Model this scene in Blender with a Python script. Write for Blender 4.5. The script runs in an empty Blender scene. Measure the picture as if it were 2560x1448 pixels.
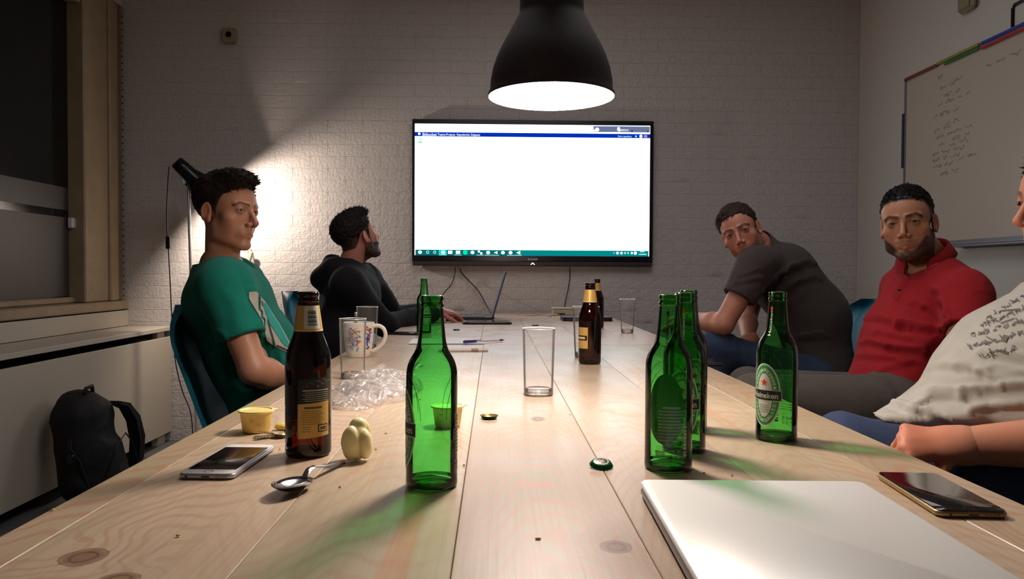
import bpy, math, random
import numpy as np
from mathutils import Vector, Matrix
from mathutils.bvhtree import BVHTree

# ------------------------------------------------------------------ camera, light, exposure
SC = bpy.context.scene
COL = SC.collection
TZ = 0.83            # table top height
CAMZ = TZ + 0.26
FPX = 1900.0         # focal length in pixels of a 2560 px wide frame
YAW, PITCH, ROLL = math.atan(45 / 1900), math.atan(43 / 1900), 0.005
Fw = Vector((math.sin(YAW) * math.cos(PITCH), math.cos(YAW) * math.cos(PITCH), -math.sin(PITCH)))
R0 = Vector((math.cos(YAW), -math.sin(YAW), 0))
U0 = R0.cross(Fw)
Rv = R0 * math.cos(ROLL) + U0 * math.sin(ROLL)
Uv = U0 * math.cos(ROLL) - R0 * math.sin(ROLL)
CAM = Vector((0, 0, CAMZ))
cd = bpy.data.cameras.new('camera')
cam = bpy.data.objects.new('camera', cd)
COL.objects.link(cam)
M = Matrix((Rv, Uv, -Fw)).transposed().to_4x4()
M.translation = CAM
cam.matrix_world = M
cd.sensor_width = 36
cd.lens = 36 * FPX / 2560
cd.clip_start = 0.02
cd.dof.use_dof = False
SC.camera = cam

wd = bpy.data.worlds.new('night')
SC.world = wd
wd.use_nodes = True
wd.node_tree.nodes['Background'].inputs[0].default_value = (0.02, 0.025, 0.035, 1)
wd.node_tree.nodes['Background'].inputs[1].default_value = 0.25

SC.view_settings.view_transform = 'Standard'
SC.view_settings.look = 'None'
SC.view_settings.gamma = 1
SC.view_settings.use_curve_mapping = False
SC.view_settings.exposure = 0.0
SC.cycles.transparent_max_bounces = 32
SC.cycles.max_bounces = 10
SC.cycles.diffuse_bounces = 5
SC.cycles.glossy_bounces = 4
SC.cycles.caustics_reflective = False
SC.cycles.caustics_refractive = False
SC.cycles.sample_clamp_indirect = 4.0

PEND_W = 27.0        # pendant bulb, watts
SPOT_W = 3.9        # reading lamp bulb by the brick wall
TV_E = 2.6           # television screen
FILL_W = 22.5        # unseen fill light added over the middle of the room

def ray(px, py):
    return Fw * FPX + Rv * (px - 1280) - Uv * (py - 724)
def at(px, py, Y):
    d = ray(px, py)
    return CAM + d * (Y / d.y)
def tab(px, py, z=TZ):
    d = ray(px, py)
    return CAM + d * ((z - CAMZ) / d.z)
def atX(px, py, X):
    d = ray(px, py)
    return CAM + d * (X / d.x)

# ------------------------------------------------------------------ helpers
def srgb(r, g, b):
    f = lambda c: (c / 255 / 12.92) if c / 255 <= .04045 else ((c / 255 + .055) / 1.055) ** 2.4
    return (f(r), f(g), f(b), 1)

def mat(name, color, rough=.5, metal=0, spec=.5, emit=None, estr=0, bump=None, noise=None, coat=0, sheen=0):
    m = bpy.data.materials.new(name)
    m.use_nodes = True
    nt = m.node_tree
    b = nt.nodes['Principled BSDF']
    b.inputs['Base Color'].default_value = color
    b.inputs['Roughness'].default_value = rough
    b.inputs['Metallic'].default_value = metal
    b.inputs['Specular IOR Level'].default_value = spec
    b.inputs['Coat Weight'].default_value = coat
    b.inputs['Sheen Weight'].default_value = sheen
    if emit:
        b.inputs['Emission Color'].default_value = emit
        b.inputs['Emission Strength'].default_value = estr
    tc = None
    if bump or noise:
        tc = nt.nodes.new('ShaderNodeTexCoord')
    if noise:      # (scale, amount) colour variation
        n = nt.nodes.new('ShaderNodeTexNoise'); n.inputs['Scale'].default_value = noise[0]; n.inputs['Detail'].default_value = 6
        nt.links.new(tc.outputs['Object'], n.inputs['Vector'])
        r = nt.nodes.new('ShaderNodeMapRange'); r.inputs[1].default_value = .3; r.inputs[2].default_value = .7
        r.inputs[3].default_value = 1 - noise[1]; r.inputs[4].default_value = 1 + noise[1]
        nt.links.new(n.outputs['Fac'], r.inputs[0])
        mx = nt.nodes.new('ShaderNodeVectorMath'); mx.operation = 'SCALE'
        mx.inputs[0].default_value = color[:3]
        nt.links.new(r.outputs[0], mx.inputs['Scale'])
        nt.links.new(mx.outputs[0], b.inputs['Base Color'])
    if bump:       # list of (scale, strength, distance)
        last = None
        for sc_, st, di in bump:
            n = nt.nodes.new('ShaderNodeTexNoise'); n.inputs['Scale'].default_value = sc_; n.inputs['Detail'].default_value = 5
            nt.links.new(tc.outputs['Object'], n.inputs['Vector'])
            bp = nt.nodes.new('ShaderNodeBump'); bp.inputs['Strength'].default_value = st; bp.inputs['Distance'].default_value = di
            nt.links.new(n.outputs['Fac'], bp.inputs['Height'])
            if last: nt.links.new(last.outputs[0], bp.inputs['Normal'])
            last = bp
        nt.links.new(last.outputs[0], b.inputs['Normal'])
    return m

def thin_glass(name, tint, edge, rough=.03, gloss=1.0, rmin=.0, haze=0, ior=1.5):
    """thin walled glass: tinted transparency, darker where the wall is seen edge on, Fresnel reflection"""
    m = bpy.data.materials.new(name); m.use_nodes = True
    nt = m.node_tree; N = nt.nodes; L = nt.links
    N.remove(N['Principled BSDF'])
    out = N['Material Output']
    lw = N.new('ShaderNodeLayerWeight'); lw.inputs[0].default_value = .5
    mr = N.new('ShaderNodeMath'); mr.operation = 'POWER'; mr.inputs[1].default_value = 4.5
    L.new(lw.outputs['Facing'], mr.inputs[0])
    mc = N.new('ShaderNodeMix'); mc.data_type = 'RGBA'
    mc.inputs[6].default_value = tint; mc.inputs[7].default_value = edge
    L.new(mr.outputs[0], mc.inputs[0])
    tr = N.new('ShaderNodeBsdfTransparent'); L.new(mc.outputs[2], tr.inputs[0])
    dfw = haze
    gl = N.new('ShaderNodeBsdfGlossy'); gl.inputs['Roughness'].default_value = rough
    gl.inputs[0].default_value = (gloss, gloss, gloss, 1)
    fr = N.new('ShaderNodeFresnel'); fr.inputs[0].default_value = ior
    ad = N.new('ShaderNodeMath'); ad.operation = 'ADD'; ad.inputs[1].default_value = rmin; ad.use_clamp = True
    L.new(fr.outputs[0], ad.inputs[0])
    ms = N.new('ShaderNodeMixShader')
    L.new(ad.outputs[0], ms.inputs[0]); L.new(tr.outputs[0], ms.inputs[1]); L.new(gl.outputs[0], ms.inputs[2])
    if haze:
        df = N.new('ShaderNodeBsdfDiffuse'); df.inputs[0].default_value = (.9, .88, .87, 1)
        m2 = N.new('ShaderNodeMixShader'); m2.inputs[0].default_value = haze
        L.new(ms.outputs[0], m2.inputs[1]); L.new(df.outputs[0], m2.inputs[2]); L.new(m2.outputs[0], out.inputs[0])
    else: L.new(ms.outputs[0], out.inputs[0])
    return m

def emat(name, color, s=1.0):
    m = bpy.data.materials.new(name); m.use_nodes = True
    nt = m.node_tree
    e = nt.nodes.new('ShaderNodeEmission'); e.inputs[0].default_value = color; e.inputs[1].default_value = s
    nt.links.new(e.outputs[0], nt.nodes['Material Output'].inputs[0])
    return m

class MB:
    """collects verts / faces / material slots of one mesh"""
    def __init__(s): s.v = []; s.f = []; s.m = []; s.mats = []
    def slot(s, m):
        if m is None: return 0
        if m not in s.mats: s.mats.append(m)
        return s.mats.index(m)
    def add(s, vs, fs, m=None):
        o = len(s.v); k = s.slot(m)
        s.v += [tuple(p) for p in vs]; s.f += [tuple(i + o for i in f) for f in fs]; s.m += [k] * len(fs)
        return s
    def box(s, lo, hi, m=None, bev=0.0):
        x0, y0, z0 = lo; x1, y1, z1 = hi
        if bev <= 0:
            vs = [(x, y, z) for z in (z0, z1) for y in (y0, y1) for x in (x0, x1)]
            return s.add(vs, [(0, 2, 3, 1), (4, 5, 7, 6), (0, 1, 5, 4), (1, 3, 7, 5), (3, 2, 6, 7), (2, 0, 4, 6)], m)
        b = bev; vs = []; fs = []
        # chamfered box: per corner three verts
        idx = {}
        for ix, x in enumerate((x0, x1)):
            for iy, y in enumerate((y0, y1)):
                for iz, z in enumerate((z0, z1)):
                    sx, sy, sz = (b if ix == 0 else -b), (b if iy == 0 else -b), (b if iz == 0 else -b)
                    for k, p in enumerate(((x, y + sy, z + sz), (x + sx, y, z + sz), (x + sx, y + sy, z))):
                        idx[(ix, iy, iz, k)] = len(vs); vs.append(p)
        I = lambda *a: idx[a]
        for i in (0, 1):
            q = [I(i, 0, 0, 0), I(i, 1, 0, 0), I(i, 1, 1, 0), I(i, 0, 1, 0)]; fs.append(q if i else q[::-1])
            q = [I(0, i, 0, 1), I(0, i, 1, 1), I(1, i, 1, 1), I(1, i, 0, 1)]; fs.append(q if i else q[::-1])
            q = [I(0, 0, i, 2), I(1, 0, i, 2), I(1, 1, i, 2), I(0, 1, i, 2)]; fs.append(q if i else q[::-1])
        for i in (0, 1):
            for j in (0, 1):
                q = [I(0, i, j, 1), I(1, i, j, 1), I(1, i, j, 2), I(0, i, j, 2)]; fs.append(q if (i == j) else q[::-1])
                q = [I(i, 0, j, 0), I(i, 1, j, 0), I(i, 1, j, 2), I(i, 0, j, 2)]; fs.append(q if (i != j) else q[::-1])
                q = [I(i, j, 0, 0), I(i, j, 1, 0), I(i, j, 1, 1), I(i, j, 0, 1)]; fs.append(q if (i == j) else q[::-1])
                for k in (0, 1):
                    q = [I(i, j, k, 0), I(i, j, k, 1), I(i, j, k, 2)]; fs.append(q if (i + j + k) % 2 else q[::-1])
        return s.add(vs, fs, m)
    def lathe(s, prof, m=None, n=32, c=(0, 0, 0), cap0=False, cap1=False, a0=0, a1=2 * math.pi):
        full = abs(a1 - a0 - 2 * math.pi) < 1e-6
        k = n if full else n + 1
        vs = []; fs = []
        for r, z in prof:
            for i in range(k):
                a = a0 + (a1 - a0) * i / n
                vs.append((c[0] + r * math.cos(a), c[1] + r * math.sin(a), c[2] + z))
        for j in range(len(prof) - 1):
            for i in range(n):
                i2 = (i + 1) % k
                fs.append((j * k + i, j * k + i2, (j + 1) * k + i2, (j + 1) * k + i))
        if cap0: fs.append(tuple(range(k))[::-1])
        if cap1: fs.append(tuple((len(prof) - 1) * k + i for i in range(k)))
        return s.add(vs, fs, m)
    def tube(s, pts, r, m=None, n=8, caps=True):
        pts = [Vector(p) for p in pts]
        rs = r if isinstance(r, (list, tuple)) else [r] * len(pts)
        vs = []; fs = []
        t = (pts[1] - pts[0]).normalized()
        ref = Vector((0, 0, 1)) if abs(t.z) < .9 else Vector((1, 0, 0))
        u = t.cross(ref).normalized()
        for i, p in enumerate(pts):
            t = (pts[min(i + 1, len(pts) - 1)] - pts[max(i - 1, 0)]).normalized()
            u = (u - t * u.dot(t)).normalized(); w = t.cross(u)
            for k in range(n):
                a = 2 * math.pi * k / n
                vs.append(p + (u * math.cos(a) + w * math.sin(a)) * rs[i])
        for j in range(len(pts) - 1):
            for k in range(n):
                fs.append((j * n + k, j * n + (k + 1) % n, (j + 1) * n + (k + 1) % n, (j + 1) * n + k))
        if caps:
            fs.append(tuple(range(n))[::-1]); fs.append(tuple((len(pts) - 1) * n + k for k in range(n)))
        return s.add(vs, fs, m)
    def build(s, name, m=None, parent=None, smooth=False, mw=None, auto=None):
        me = bpy.data.meshes.new(name)
        me.from_pydata([tuple(v) for v in s.v], [], s.f)
        if s.mats:
            for q in s.mats: me.materials.append(q)
            me.polygons.foreach_set('material_index', s.m)
        elif m: me.materials.append(m)
        if smooth:
            me.polygons.foreach_set('use_smooth', [True] * len(me.polygons))
            if auto: me.set_sharp_from_angle(angle=math.radians(auto))
        me.update()
        o = bpy.data.objects.new(name, me); COL.objects.link(o)
        if parent: o.parent = parent
        if mw is not None: o.matrix_local = mw
        return o

def tag(o, label=None, cat=None, group=None, kind=None):
    if label: o['label'] = label
    if cat: o['category'] = cat
    if group: o['group'] = group
    if kind: o['kind'] = kind
    return o
def empty(name, loc, rz=0, label=None, cat=None, group=None, rot=None):
    o = bpy.data.objects.new(name, None); COL.objects.link(o)
    o.empty_display_size = .05
    o.location = loc; o.rotation_euler = rot if rot else (0, 0, rz)
    return tag(o, label, cat, group)

def np_mesh(name, V, Fq, m, parent=None, smooth=True, col=None):
    me = bpy.data.meshes.new(name)
    me.from_pydata(V.tolist() if hasattr(V, 'tolist') else V, [], Fq.tolist() if hasattr(Fq, 'tolist') else Fq)
    ms = m if isinstance(m, (list, tuple)) else [m]
    for q in ms: me.materials.append(q)
    if smooth: me.polygons.foreach_set('use_smooth', [True] * len(me.polygons))
    if col is not None:
        at_ = me.color_attributes.new('Col', 'FLOAT_COLOR', 'POINT')
        c = np.ones((len(V), 4), dtype=np.float32); c[:, :3] = col
        at_.data.foreach_set('color', c.ravel())
    me.update()
    o = bpy.data.objects.new(name, me); COL.objects.link(o)
    if parent: o.parent = parent
    return o

_txt = {}
def text2d(s, bold=0.0):
    """(verts, faces) of a text, height of capitals about 1, centred"""
    if (s, bold) in _txt: return _txt[(s, bold)]
    c = bpy.data.curves.new('t', 'FONT'); c.body = s; c.size = 1.4; c.resolution_u = 2; c.offset = bold
    o = bpy.data.objects.new('t', c); COL.objects.link(o)
    dg = bpy.context.evaluated_depsgraph_get()
    me = o.evaluated_get(dg).to_mesh()
    v = np.array([(p.co.x, p.co.y) for p in me.vertices]); f = [tuple(p.vertices) for p in me.polygons]
    o.evaluated_get(dg).to_mesh_clear()
    bpy.data.objects.remove(o); bpy.data.curves.remove(c)
    mid = (v.max(0) + v.min(0)) / 2; v = v - np.array([mid[0], .5])
    _txt[(s, bold)] = (v, f)
    return v, f
for _s in ('Heineken', 'PREMIUM PILSENER', 'PREMIUM QUALITY', 'SHARP', 'Bitbucket', 'Teams', 'Projects', 'Repositories', 'Snippets', 'Find a repository', 'Ssssncc'): text2d(_s, .02)

# ------------------------------------------------------------------ materials
PAINT = mat('white_wall_paint', srgb(196, 190, 186), .55, bump=[(45, .5, .004), (220, .35, .0015)])
BRICKM = mat('painted_brick', srgb(198, 192, 190), .42, bump=[(46, .6, .010), (150, .5, .003)])
PLASTER = mat('wall_plaster', srgb(186, 181, 176), .6, bump=[(30, .12, .002)])
CEILM = mat('ceiling_paint', srgb(205, 200, 190), .8)
FLOORM = mat('grey_floor', srgb(98, 98, 98), .55, noise=(5, .15))
OLDWOOD = mat('aged_cream_paint', srgb(150, 132, 106), .5, noise=(9, .1), bump=[(60, .2, .001)])
BROWNW = mat('brown_painted_trim', srgb(122, 98, 72), .5)
SILLM = mat('sill_white', srgb(188, 180, 166), .5)
MDF = mat('radiator_cover_paint', srgb(190, 180, 164), .5)
DARKHOLE = mat('dark_recess', srgb(40, 30, 24), .9)
BLACKP = mat('black_plastic', srgb(20, 20, 23), .35)
BLACKM = mat('black_metal', srgb(14, 14, 16), .25, metal=.3)
SHADEM = mat('pendant_shade_dark', srgb(46, 37, 41), .65)
SHADEIN = mat('pendant_white_inside', (.9, .88, .84, 1), .6)
CHROME = mat('chrome', (.82, .81, .80, 1), .32, metal=.7)
STEEL = mat('steel', (.42, .41, .42, 1), .22, metal=1)
ALU = mat('brushed_aluminium', (.90, .89, .85, 1), .38, metal=.2)
ALUD = mat('aluminium_side', (.30, .28, .29, 1), .4, metal=.8)
WHITEP = mat('white_plastic', srgb(230, 228, 224), .3)
GOLDM = mat('gold_aluminium', srgb(168, 142, 100), .3, metal=.7)
BLKGLASS = mat('phone_glass', (.006, .005, .006, 1), .06)
TEALP = mat('teal_chair_plastic', srgb(0, 104, 128), .5)
CABLEM = mat('black_cable', srgb(34, 30, 30), .5)
PALECABLE = mat('pale_cable', srgb(170, 160, 150), .5)
# ------------------------------------------------------------------ the setting
WY, XL, XR = 4.9, -2.35, 2.36          # brick wall, window wall, whiteboard wall
YB, CZ = -1.6, 2.95                    # wall behind the camera, ceiling
def slab(name, lo, hi, m, label):
    o = MB().box(lo, hi, m).build(name)
    return tag(o, label, kind='structure')
slab('floor', (XL - .6, YB - .1, -.08), (XR + .1, WY + .12, 0), FLOORM, 'dark grey floor under the tables')
slab('ceiling', (XL - .6, YB - .1, CZ), (XR + .1, WY + .12, CZ + .1), CEILM, 'white ceiling above the meeting room')
slab('wall_right', (XR, YB, 0), (XR + .1, WY + .1, CZ), PLASTER, 'smooth off-white wall with the whiteboard')
slab('wall_front', (XL - .5, YB - .1, 0), (XR, YB, CZ), PLASTER, 'off-white wall behind the camera')
wb_ = slab('wall_back', (XL - .5, WY - .0002, 0), (XR, WY + .12, CZ), PAINT, 'white painted rough brick wall behind the television')
# bricks: courses 76 mm, stretcher bond, painted over; the 300 that show largest single, the rest joined
random.seed(5)
CH, BL = .0762, .2225
def brick_mesh(w, seed):
    rnd = random.Random(seed); nx, nz = max(2, int(w / .035)), 2
    b = MB(); vs = []; fs = []
    h = CH - .0055; w = w - .0035
    ev = .0055
    for j in range(nz + 1):
        for i in range(nx + 1):
            x = -w / 2 + w * i / nx; z = -h / 2 + h * j / nz
            edge = i in (0, nx) or j in (0, nz)
            vs.append((x + (0 if edge else rnd.uniform(-.006, .006)), -(.0022 + (rnd.uniform(-.0006, .0006) if not edge else rnd.uniform(-.0004, .0004)) + (0 if edge else .0003)), z + (rnd.uniform(-.0012, .0012))))
    for j in range(nz):
        for i in range(nx):
            a = j * (nx + 1) + i; fs.append((a, a + 1, a + nx + 2, a + nx + 1))
    ring = [i for i in range(nx + 1)] + [(j + 1) * (nx + 1) + nx for j in range(nz)] + [nz * (nx + 1) + i for i in range(nx - 1, -1, -1)] + [j * (nx + 1) for j in range(nz - 1, 0, -1)]
    o = len(vs)
    for i in ring:
        x, y, z = vs[i]; vs.append((x * (1 + .003 / w * 2), .002, z * (1 + .003 / h * 2)))
    n = len(ring)
    for k in range(n): fs.append((ring[k], o + k, o + (k + 1) % n, ring[(k + 1) % n]))
    me = bpy.data.meshes.new('brick'); me.from_pydata(vs, [], fs); me.materials.append(BRICKM)
    me.polygons.foreach_set('use_smooth', [True] * len(me.polygons)); me.set_sharp_from_angle(angle=math.radians(50))
    return me
full = [brick_mesh(BL, 40 + i) for i in range(10)]
spots = []
for c in range(int(CZ / CH) + 1):
    z = c * CH + CH / 2
    if z + CH / 2 > CZ + .02: break
    x = XL - .05 - (BL / 2 if c % 2 else 0)
    while x < XR:
        x0, x1 = max(x, XL), min(x + BL, XR)
        if x1 - x0 > .05: spots.append(((x0 + x1) / 2, z, x1 - x0))
        x += BL
def clear(s):
    x, z, w = s
    if z < .86 or z > 2.17 or w < .2: return 9
    if -.63 < x < .95 and 1.12 < z < 2.05: return 9         # behind the television
    return abs(x + 1.1) * 1.0 + abs(z - 1.45) * .55 + (0 if x < .95 else .6)
spots.sort(key=clear)
rest = MB()
for k, (x, z, w) in enumerate(spots):
    if k < 295:
        o = bpy.data.objects.new('brick', full[k % 10] if abs(w - BL) < .004 else brick_mesh(w, 100 + k)); COL.objects.link(o)
        o.parent = wb_; o.location = (x, WY, z)
    else:
        me = full[k % 10] if abs(w - BL) < .004 else brick_mesh(w, 100 + k)
        rest.add([(v.co.x + x, v.co.y + WY, v.co.z + z) for v in me.vertices], [tuple(p.vertices) for p in me.polygons], BRICKM)
tag(rest.build('brick_courses', parent=wb_, smooth=True, auto=50), kind='stuff')

# window wall: masonry around a deep window with an aged wooden frame
wl = MB()
WZ0 = .735
wl.box((XL - .5, YB, 0), (XL, WY, WZ0 + .1), PAINT)
wl.box((XL - .5, YB, 2.75), (XL, WY, CZ), PAINT)
wl.box((XL - .5, YB, WZ0 + .1), (XL, 1.1, 2.75), PAINT)
tag(wl.build('wall_left'), 'window wall with a deep white reveal', kind='structure')
win = empty('window_1', (XL, 3, .9)); tag(win, 'tall dark night window with frosted lower film and cream wooden frame', kind='structure')
pi = win.matrix_world
def wpart(name, boxes, m=None, bev=0.0):
    b = MB()
    for lo, hi, mm in boxes: b.box((lo[0] - XL, lo[1] - 3, lo[2] - .9), (hi[0] - XL, hi[1] - 3, hi[2] - .9), mm, bev)
    return b.build(name, parent=win)
wpart('window_sill', [((XL - .12, 1.1, .845), (XL + .025, WY - .002, .90), OLDWOOD)], bev=.006)
wpart('sill_upstand', [((XL - .01, 1.1, .74), (XL + .02, WY - .002, .838), SILLM)], bev=.002)
wpart('window_frame', [((XL - .16, 4.44, .90), (XL - .005, 4.72, 2.75), OLDWOOD), ((XL - .16, 1.1, 2.62), (XL - .02, 4.44, 2.75), OLDWOOD),
                       ((XL - .16, 1.1, .90), (XL - .06, 4.44, .935), OLDWOOD)], bev=.008)
wpart('frame_moulding', [((XL - .10, 4.70, .90), (XL + .012, 4.80, 2.75), OLDWOOD), ((XL - .10, 4.78, .90), (XL - .002, 4.875, 2.75), BROWNW)], bev=.008)
# gap filler with little blobs where the frame meets the bricks
gb = MB()
for i in range(46):
    z = .93 + i * CH * .55
    if z > 2.7: break
    gb.lathe([(0, -.006), (.006, 0), (0, .006)], DARKHOLE, 6, (0, 4.88 - 3, z - .9))
tag(gb.build('caulk_gap', parent=win, smooth=True), kind='stuff')
NIGHT = mat('night_glass', (.004, .005, .005, 1), .12, spec=.5)
FROST = mat('frosted_film', srgb(66, 62, 62), .45, noise=(2, .12))
wpart('pane', [((XL - .105, 1.1, .93), (XL - .10, 4.44, 2.62), NIGHT)])
def zl(px, py): return atX(px, py, XL - .10).z
zf1 = zl(0, 437); zb1, zb0 = zl(0, 502), zl(0, 523)
wpart('frosted_film', [((XL - .0985, 1.12, zb1), (XL - .097, 4.43, zf1), FROST)])
wpart('frosted_film', [((XL - .0985, 1.12, .94), (XL - .097, 4.43, zb0), FROST)])
wpart('window_latch', [((XL - .09, 4.41, zb0 - .06), (XL - .06, 4.45, zb0 + .0), WHITEP)], bev=.005)

# radiator cover along the window wall
XC = -2.055
rc = empty('radiator_cover', (XC - .14, 3.2, 0), 0, 'long white radiator cover with open slot below its shelf under the window', 'radiator cover')
def rpart(name, lo, hi, m, bev=.002):
    o = MB().box((lo[0] - XC + .14, lo[1] - 3.2, lo[2]), (hi[0] - XC + .14, hi[1] - 3.2, hi[2]), m, bev).build(name, parent=rc); return o
rpart('shelf', (XL + .002, .6, .712), (XC + .012, WY - .012, .737), SILLM)
rpart('front_panel', (XC - .018, .6, .065), (XC, 2.62, .672), MDF)
rpart('front_panel', (XC - .018, 2.623, .065), (XC, WY - .012, .672), MDF)
for y in (4.78, 3.02, 1.4):
    rpart('spacer_block', (XC - .05, y - .05, .66), (XC - .019, y + .05, .712), MDF)
    rpart('foot', (XC - .06, y - .05, 0), (XC - .019, y + .05, .10), MDF)
rpart('inner_back', (XL + .004, .6, .1), (XL + .02, WY - .02, .70), DARKHOLE)

# ------------------------------------------------------------------ wooden tables
def wood(name, knots=(), base=(188, 167, 146), k=16.0, streak=.5, x0=0.0, amp=.8, tint=(178, 132, 106)):
    m = bpy.data.materials.new(name); m.use_nodes = True
    nt = m.node_tree; N = nt.nodes; L = nt.links; b = N['Principled BSDF']
    def node(t, **kw):
        n = N.new(t)
        for a, v in kw.items(): setattr(n, a, v)
        return n
    def math_(op, a, b_=None, c=None):
        n = node('ShaderNodeMath', operation=op)
        for i, q in enumerate((a, b_, c)):
            if q is None: continue
            if isinstance(q, (int, float)): n.inputs[i].default_value = q
            else: L.new(q, n.inputs[i])
        return n.outputs[0]
    tc = node('ShaderNodeTexCoord'); oi = node('ShaderNodeObjectInfo')
    sep = node('ShaderNodeSeparateXYZ'); L.new(tc.outputs['Object'], sep.inputs[0])
    x, y = sep.outputs[0], sep.outputs[1]
    off = math_('MULTIPLY', oi.outputs['Random'], 7.3)
    def noise(sx, sy, detail=3, add=0.0, dist=0):
        c = node('ShaderNodeCombineXYZ')
        L.new(math_('MULTIPLY', x, sx), c.inputs[0]); L.new(math_('ADD', math_('MULTIPLY', y, sy), math_('ADD', off, add)), c.inputs[1])
        L.new(off, c.inputs[2])
        n = node('ShaderNodeTexNoise'); n.inputs['Scale'].default_value = 1; n.inputs['Detail'].default_value = detail
        n.inputs['Distortion'].default_value = dist
        L.new(c.outputs[0], n.inputs['Vector']); return n.outputs['Fac']
    def ramp(v, a, b_, lo=0., hi=1.):
        r = node('ShaderNodeMapRange', interpolation_type='SMOOTHSTEP')
        for i, q in enumerate((v, a, b_, lo, hi)):
            if isinstance(q, (int, float)): r.inputs[i].default_value = q
            else: L.new(q, r.inputs[i])
        return r.outputs[0]
    n1 = noise(6, 1.5, 3)
    xx = math_('SUBTRACT', x, x0)
    v = math_('ADD', math_('ADD', math_('MULTIPLY', math_('MULTIPLY', xx, xx), k), y), math_('MULTIPLY', n1, .55))
    kd = None
    for (kx, ky, a, bb) in knots:
        dx = math_('DIVIDE', math_('SUBTRACT', x, kx), a); dy = math_('DIVIDE', math_('SUBTRACT', y, ky), bb)
        d = math_('SQRT', math_('ADD', math_('MULTIPLY', dx, dx), math_('MULTIPLY', dy, dy)))
        d = math_('ADD', d, math_('MULTIPLY', math_('SUBTRACT', noise(60, 60, 2), .5), .35))
        kd = d if kd is None else math_('MINIMUM', kd, d)
        v = math_('ADD', v, math_('MULTIPLY', ramp(d, 1.0, 4.0, 1, 0), .12))
    s = math_('SINE', math_('MULTIPLY', v, 125.0))
    s2 = math_('SINE', math_('MULTIPLY', v, 331.0))
    lines = ramp(s, .1, .95)
    mask = ramp(noise(4, .9, 2, 3.1), .34, .52)
    lines = math_('MULTIPLY', math_('MULTIPLY', lines, mask), amp)
    fine = noise(190, 4, 3, 1.7)
    strk = math_('MULTIPLY', ramp(noise(26, .9, 2, 5.0), .60, .68), streak)
    tone = noise(3, 1.1, 2, 9.0)
    def mix(fac, c1, c2, blend='MIX'):
        n = node('ShaderNodeMix', data_type='RGBA', blend_type=blend)
        for i, q in ((0, fac), (6, c1), (7, c2)):
            if isinstance(q, (int, float, tuple)): n.inputs[i].default_value = q
            else: L.new(q, n.inputs[i])
        return n.outputs[2]
    c = mix(ramp(tone, .35, .65), srgb(*base), srgb(base[0] - 16, base[1] - 10, base[2] - 12))
    c = mix(math_('MULTIPLY', ramp(fine, .4, .7), .22), c, srgb(150, 122, 94))
    c = mix(math_('MULTIPLY', lines, .5), c, srgb(*tint))
    c = mix(math_('MULTIPLY', strk, .55), c, srgb(200, 142, 98))
    if kd is not None:
        c = mix(ramp(kd, .75, 1.15, .75, 0), c, srgb(120, 84, 62))
        rg = math_('MULTIPLY', ramp(math_('SINE', math_('MULTIPLY', kd, 14.0)), .2, 1), ramp(kd, .9, 1.3, .6, 0))
        c = mix(rg, c, srgb(84, 56, 42))
        c = mix(ramp(kd, .12, .3, .5, 0), c, srgb(170, 140, 110))
    L.new(c, b.inputs['Base Color'])
    L.new(ramp(noise(8, 6, 3, 2.2), .3, .7, .27, .38), b.inputs['Roughness'])
    b.inputs['Specular IOR Level'].default_value = .5
    bp = node('ShaderNodeBump'); bp.inputs['Strength'].default_value = .25; bp.inputs['Distance'].default_value = .0006
    L.new(fine, bp.inputs['Height']); L.new(bp.outputs[0], b.inputs['Normal'])
    return m

WOODA = wood('pine_wash_a')
WOODB = wood('pine_wash_b', base=(202, 180, 154), k=9, streak=.9, x0=.02, amp=.7)
WOODE = wood('pine_wash_edge', k=40, streak=.2, x0=.01, amp=.7, tint=(176, 104, 76), base=(190, 168, 140))
WOODF = wood('pine_wash_far', base=(204, 170, 150), k=8, streak=.15, amp=.35)
def table(name, xs, y0, y1, mats, cross, label, ends):
    cx, cy = (xs[0] + xs[-1]) / 2, (y0 + y1) / 2
    t = empty(name, (cx, cy, 0), 0, label, 'table')
    ca, cb = cross
    for i in range(len(xs) - 1):
        w = xs[i + 1] - xs[i]
        px = (xs[i] + xs[i + 1]) / 2
        ya, yb = y0 + (.0 if not ca else ca + .002), y1 - (0 if not cb else cb + .002)
        dz = random.Random(i + 3).uniform(-.0006, .0004)
        pl = MB().box((-w / 2 + .0004, -(yb - ya) / 2, -.045), (w / 2 - .0004, (yb - ya) / 2, dz), mats[i], .0009).build('plank', parent=t)
        pl.location = (px - cx, (ya + yb) / 2 - cy, TZ)
    for k, e in ((0, ca), (1, cb)):
        if not e: continue
        w = xs[-1] - xs[0]
        b = MB().box((-e / 2, -w / 2, -.045), (e / 2, w / 2, 0), ends, .003).build('end_board', parent=t)
        b.rotation_euler = (0, 0, math.pi / 2)
        b.location = (0, (y0 + e / 2 if k == 0 else y1 - e / 2) - cy, TZ)
    hw, hl = (xs[-1] - xs[0]) / 2 - .14, (y1 - y0) / 2 - .2
    b = MB()
    b.box((-hw, -hl, TZ - .125), (hw, -hl + .025, TZ - .046), WOODF).box((-hw, hl - .025, TZ - .125), (hw, hl, TZ - .046), WOODF)
    b.box((-hw, -hl + .026, TZ - .125), (-hw + .025, hl - .026, TZ - .046), WOODF).box((hw - .025, -hl + .026, TZ - .125), (hw, hl - .026, TZ - .046), WOODF)
    b.build('apron', parent=t)
    for sx in (-1, 1):
        for sy in (-1, 1):
            l = MB().box((-.035, -.035, 0), (.035, .035, TZ - .126), WOODF, .004).build('leg', parent=t)
            l.location = (sx * (hw - .02), sy * (hl - .02), 0)
    return t
kn = tab(208, 1392)
xs1 = [-.481, -.431, -.225, -.036, .145, .33, .50, .60]
YN0, YN1 = .30, 2.725
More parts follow.
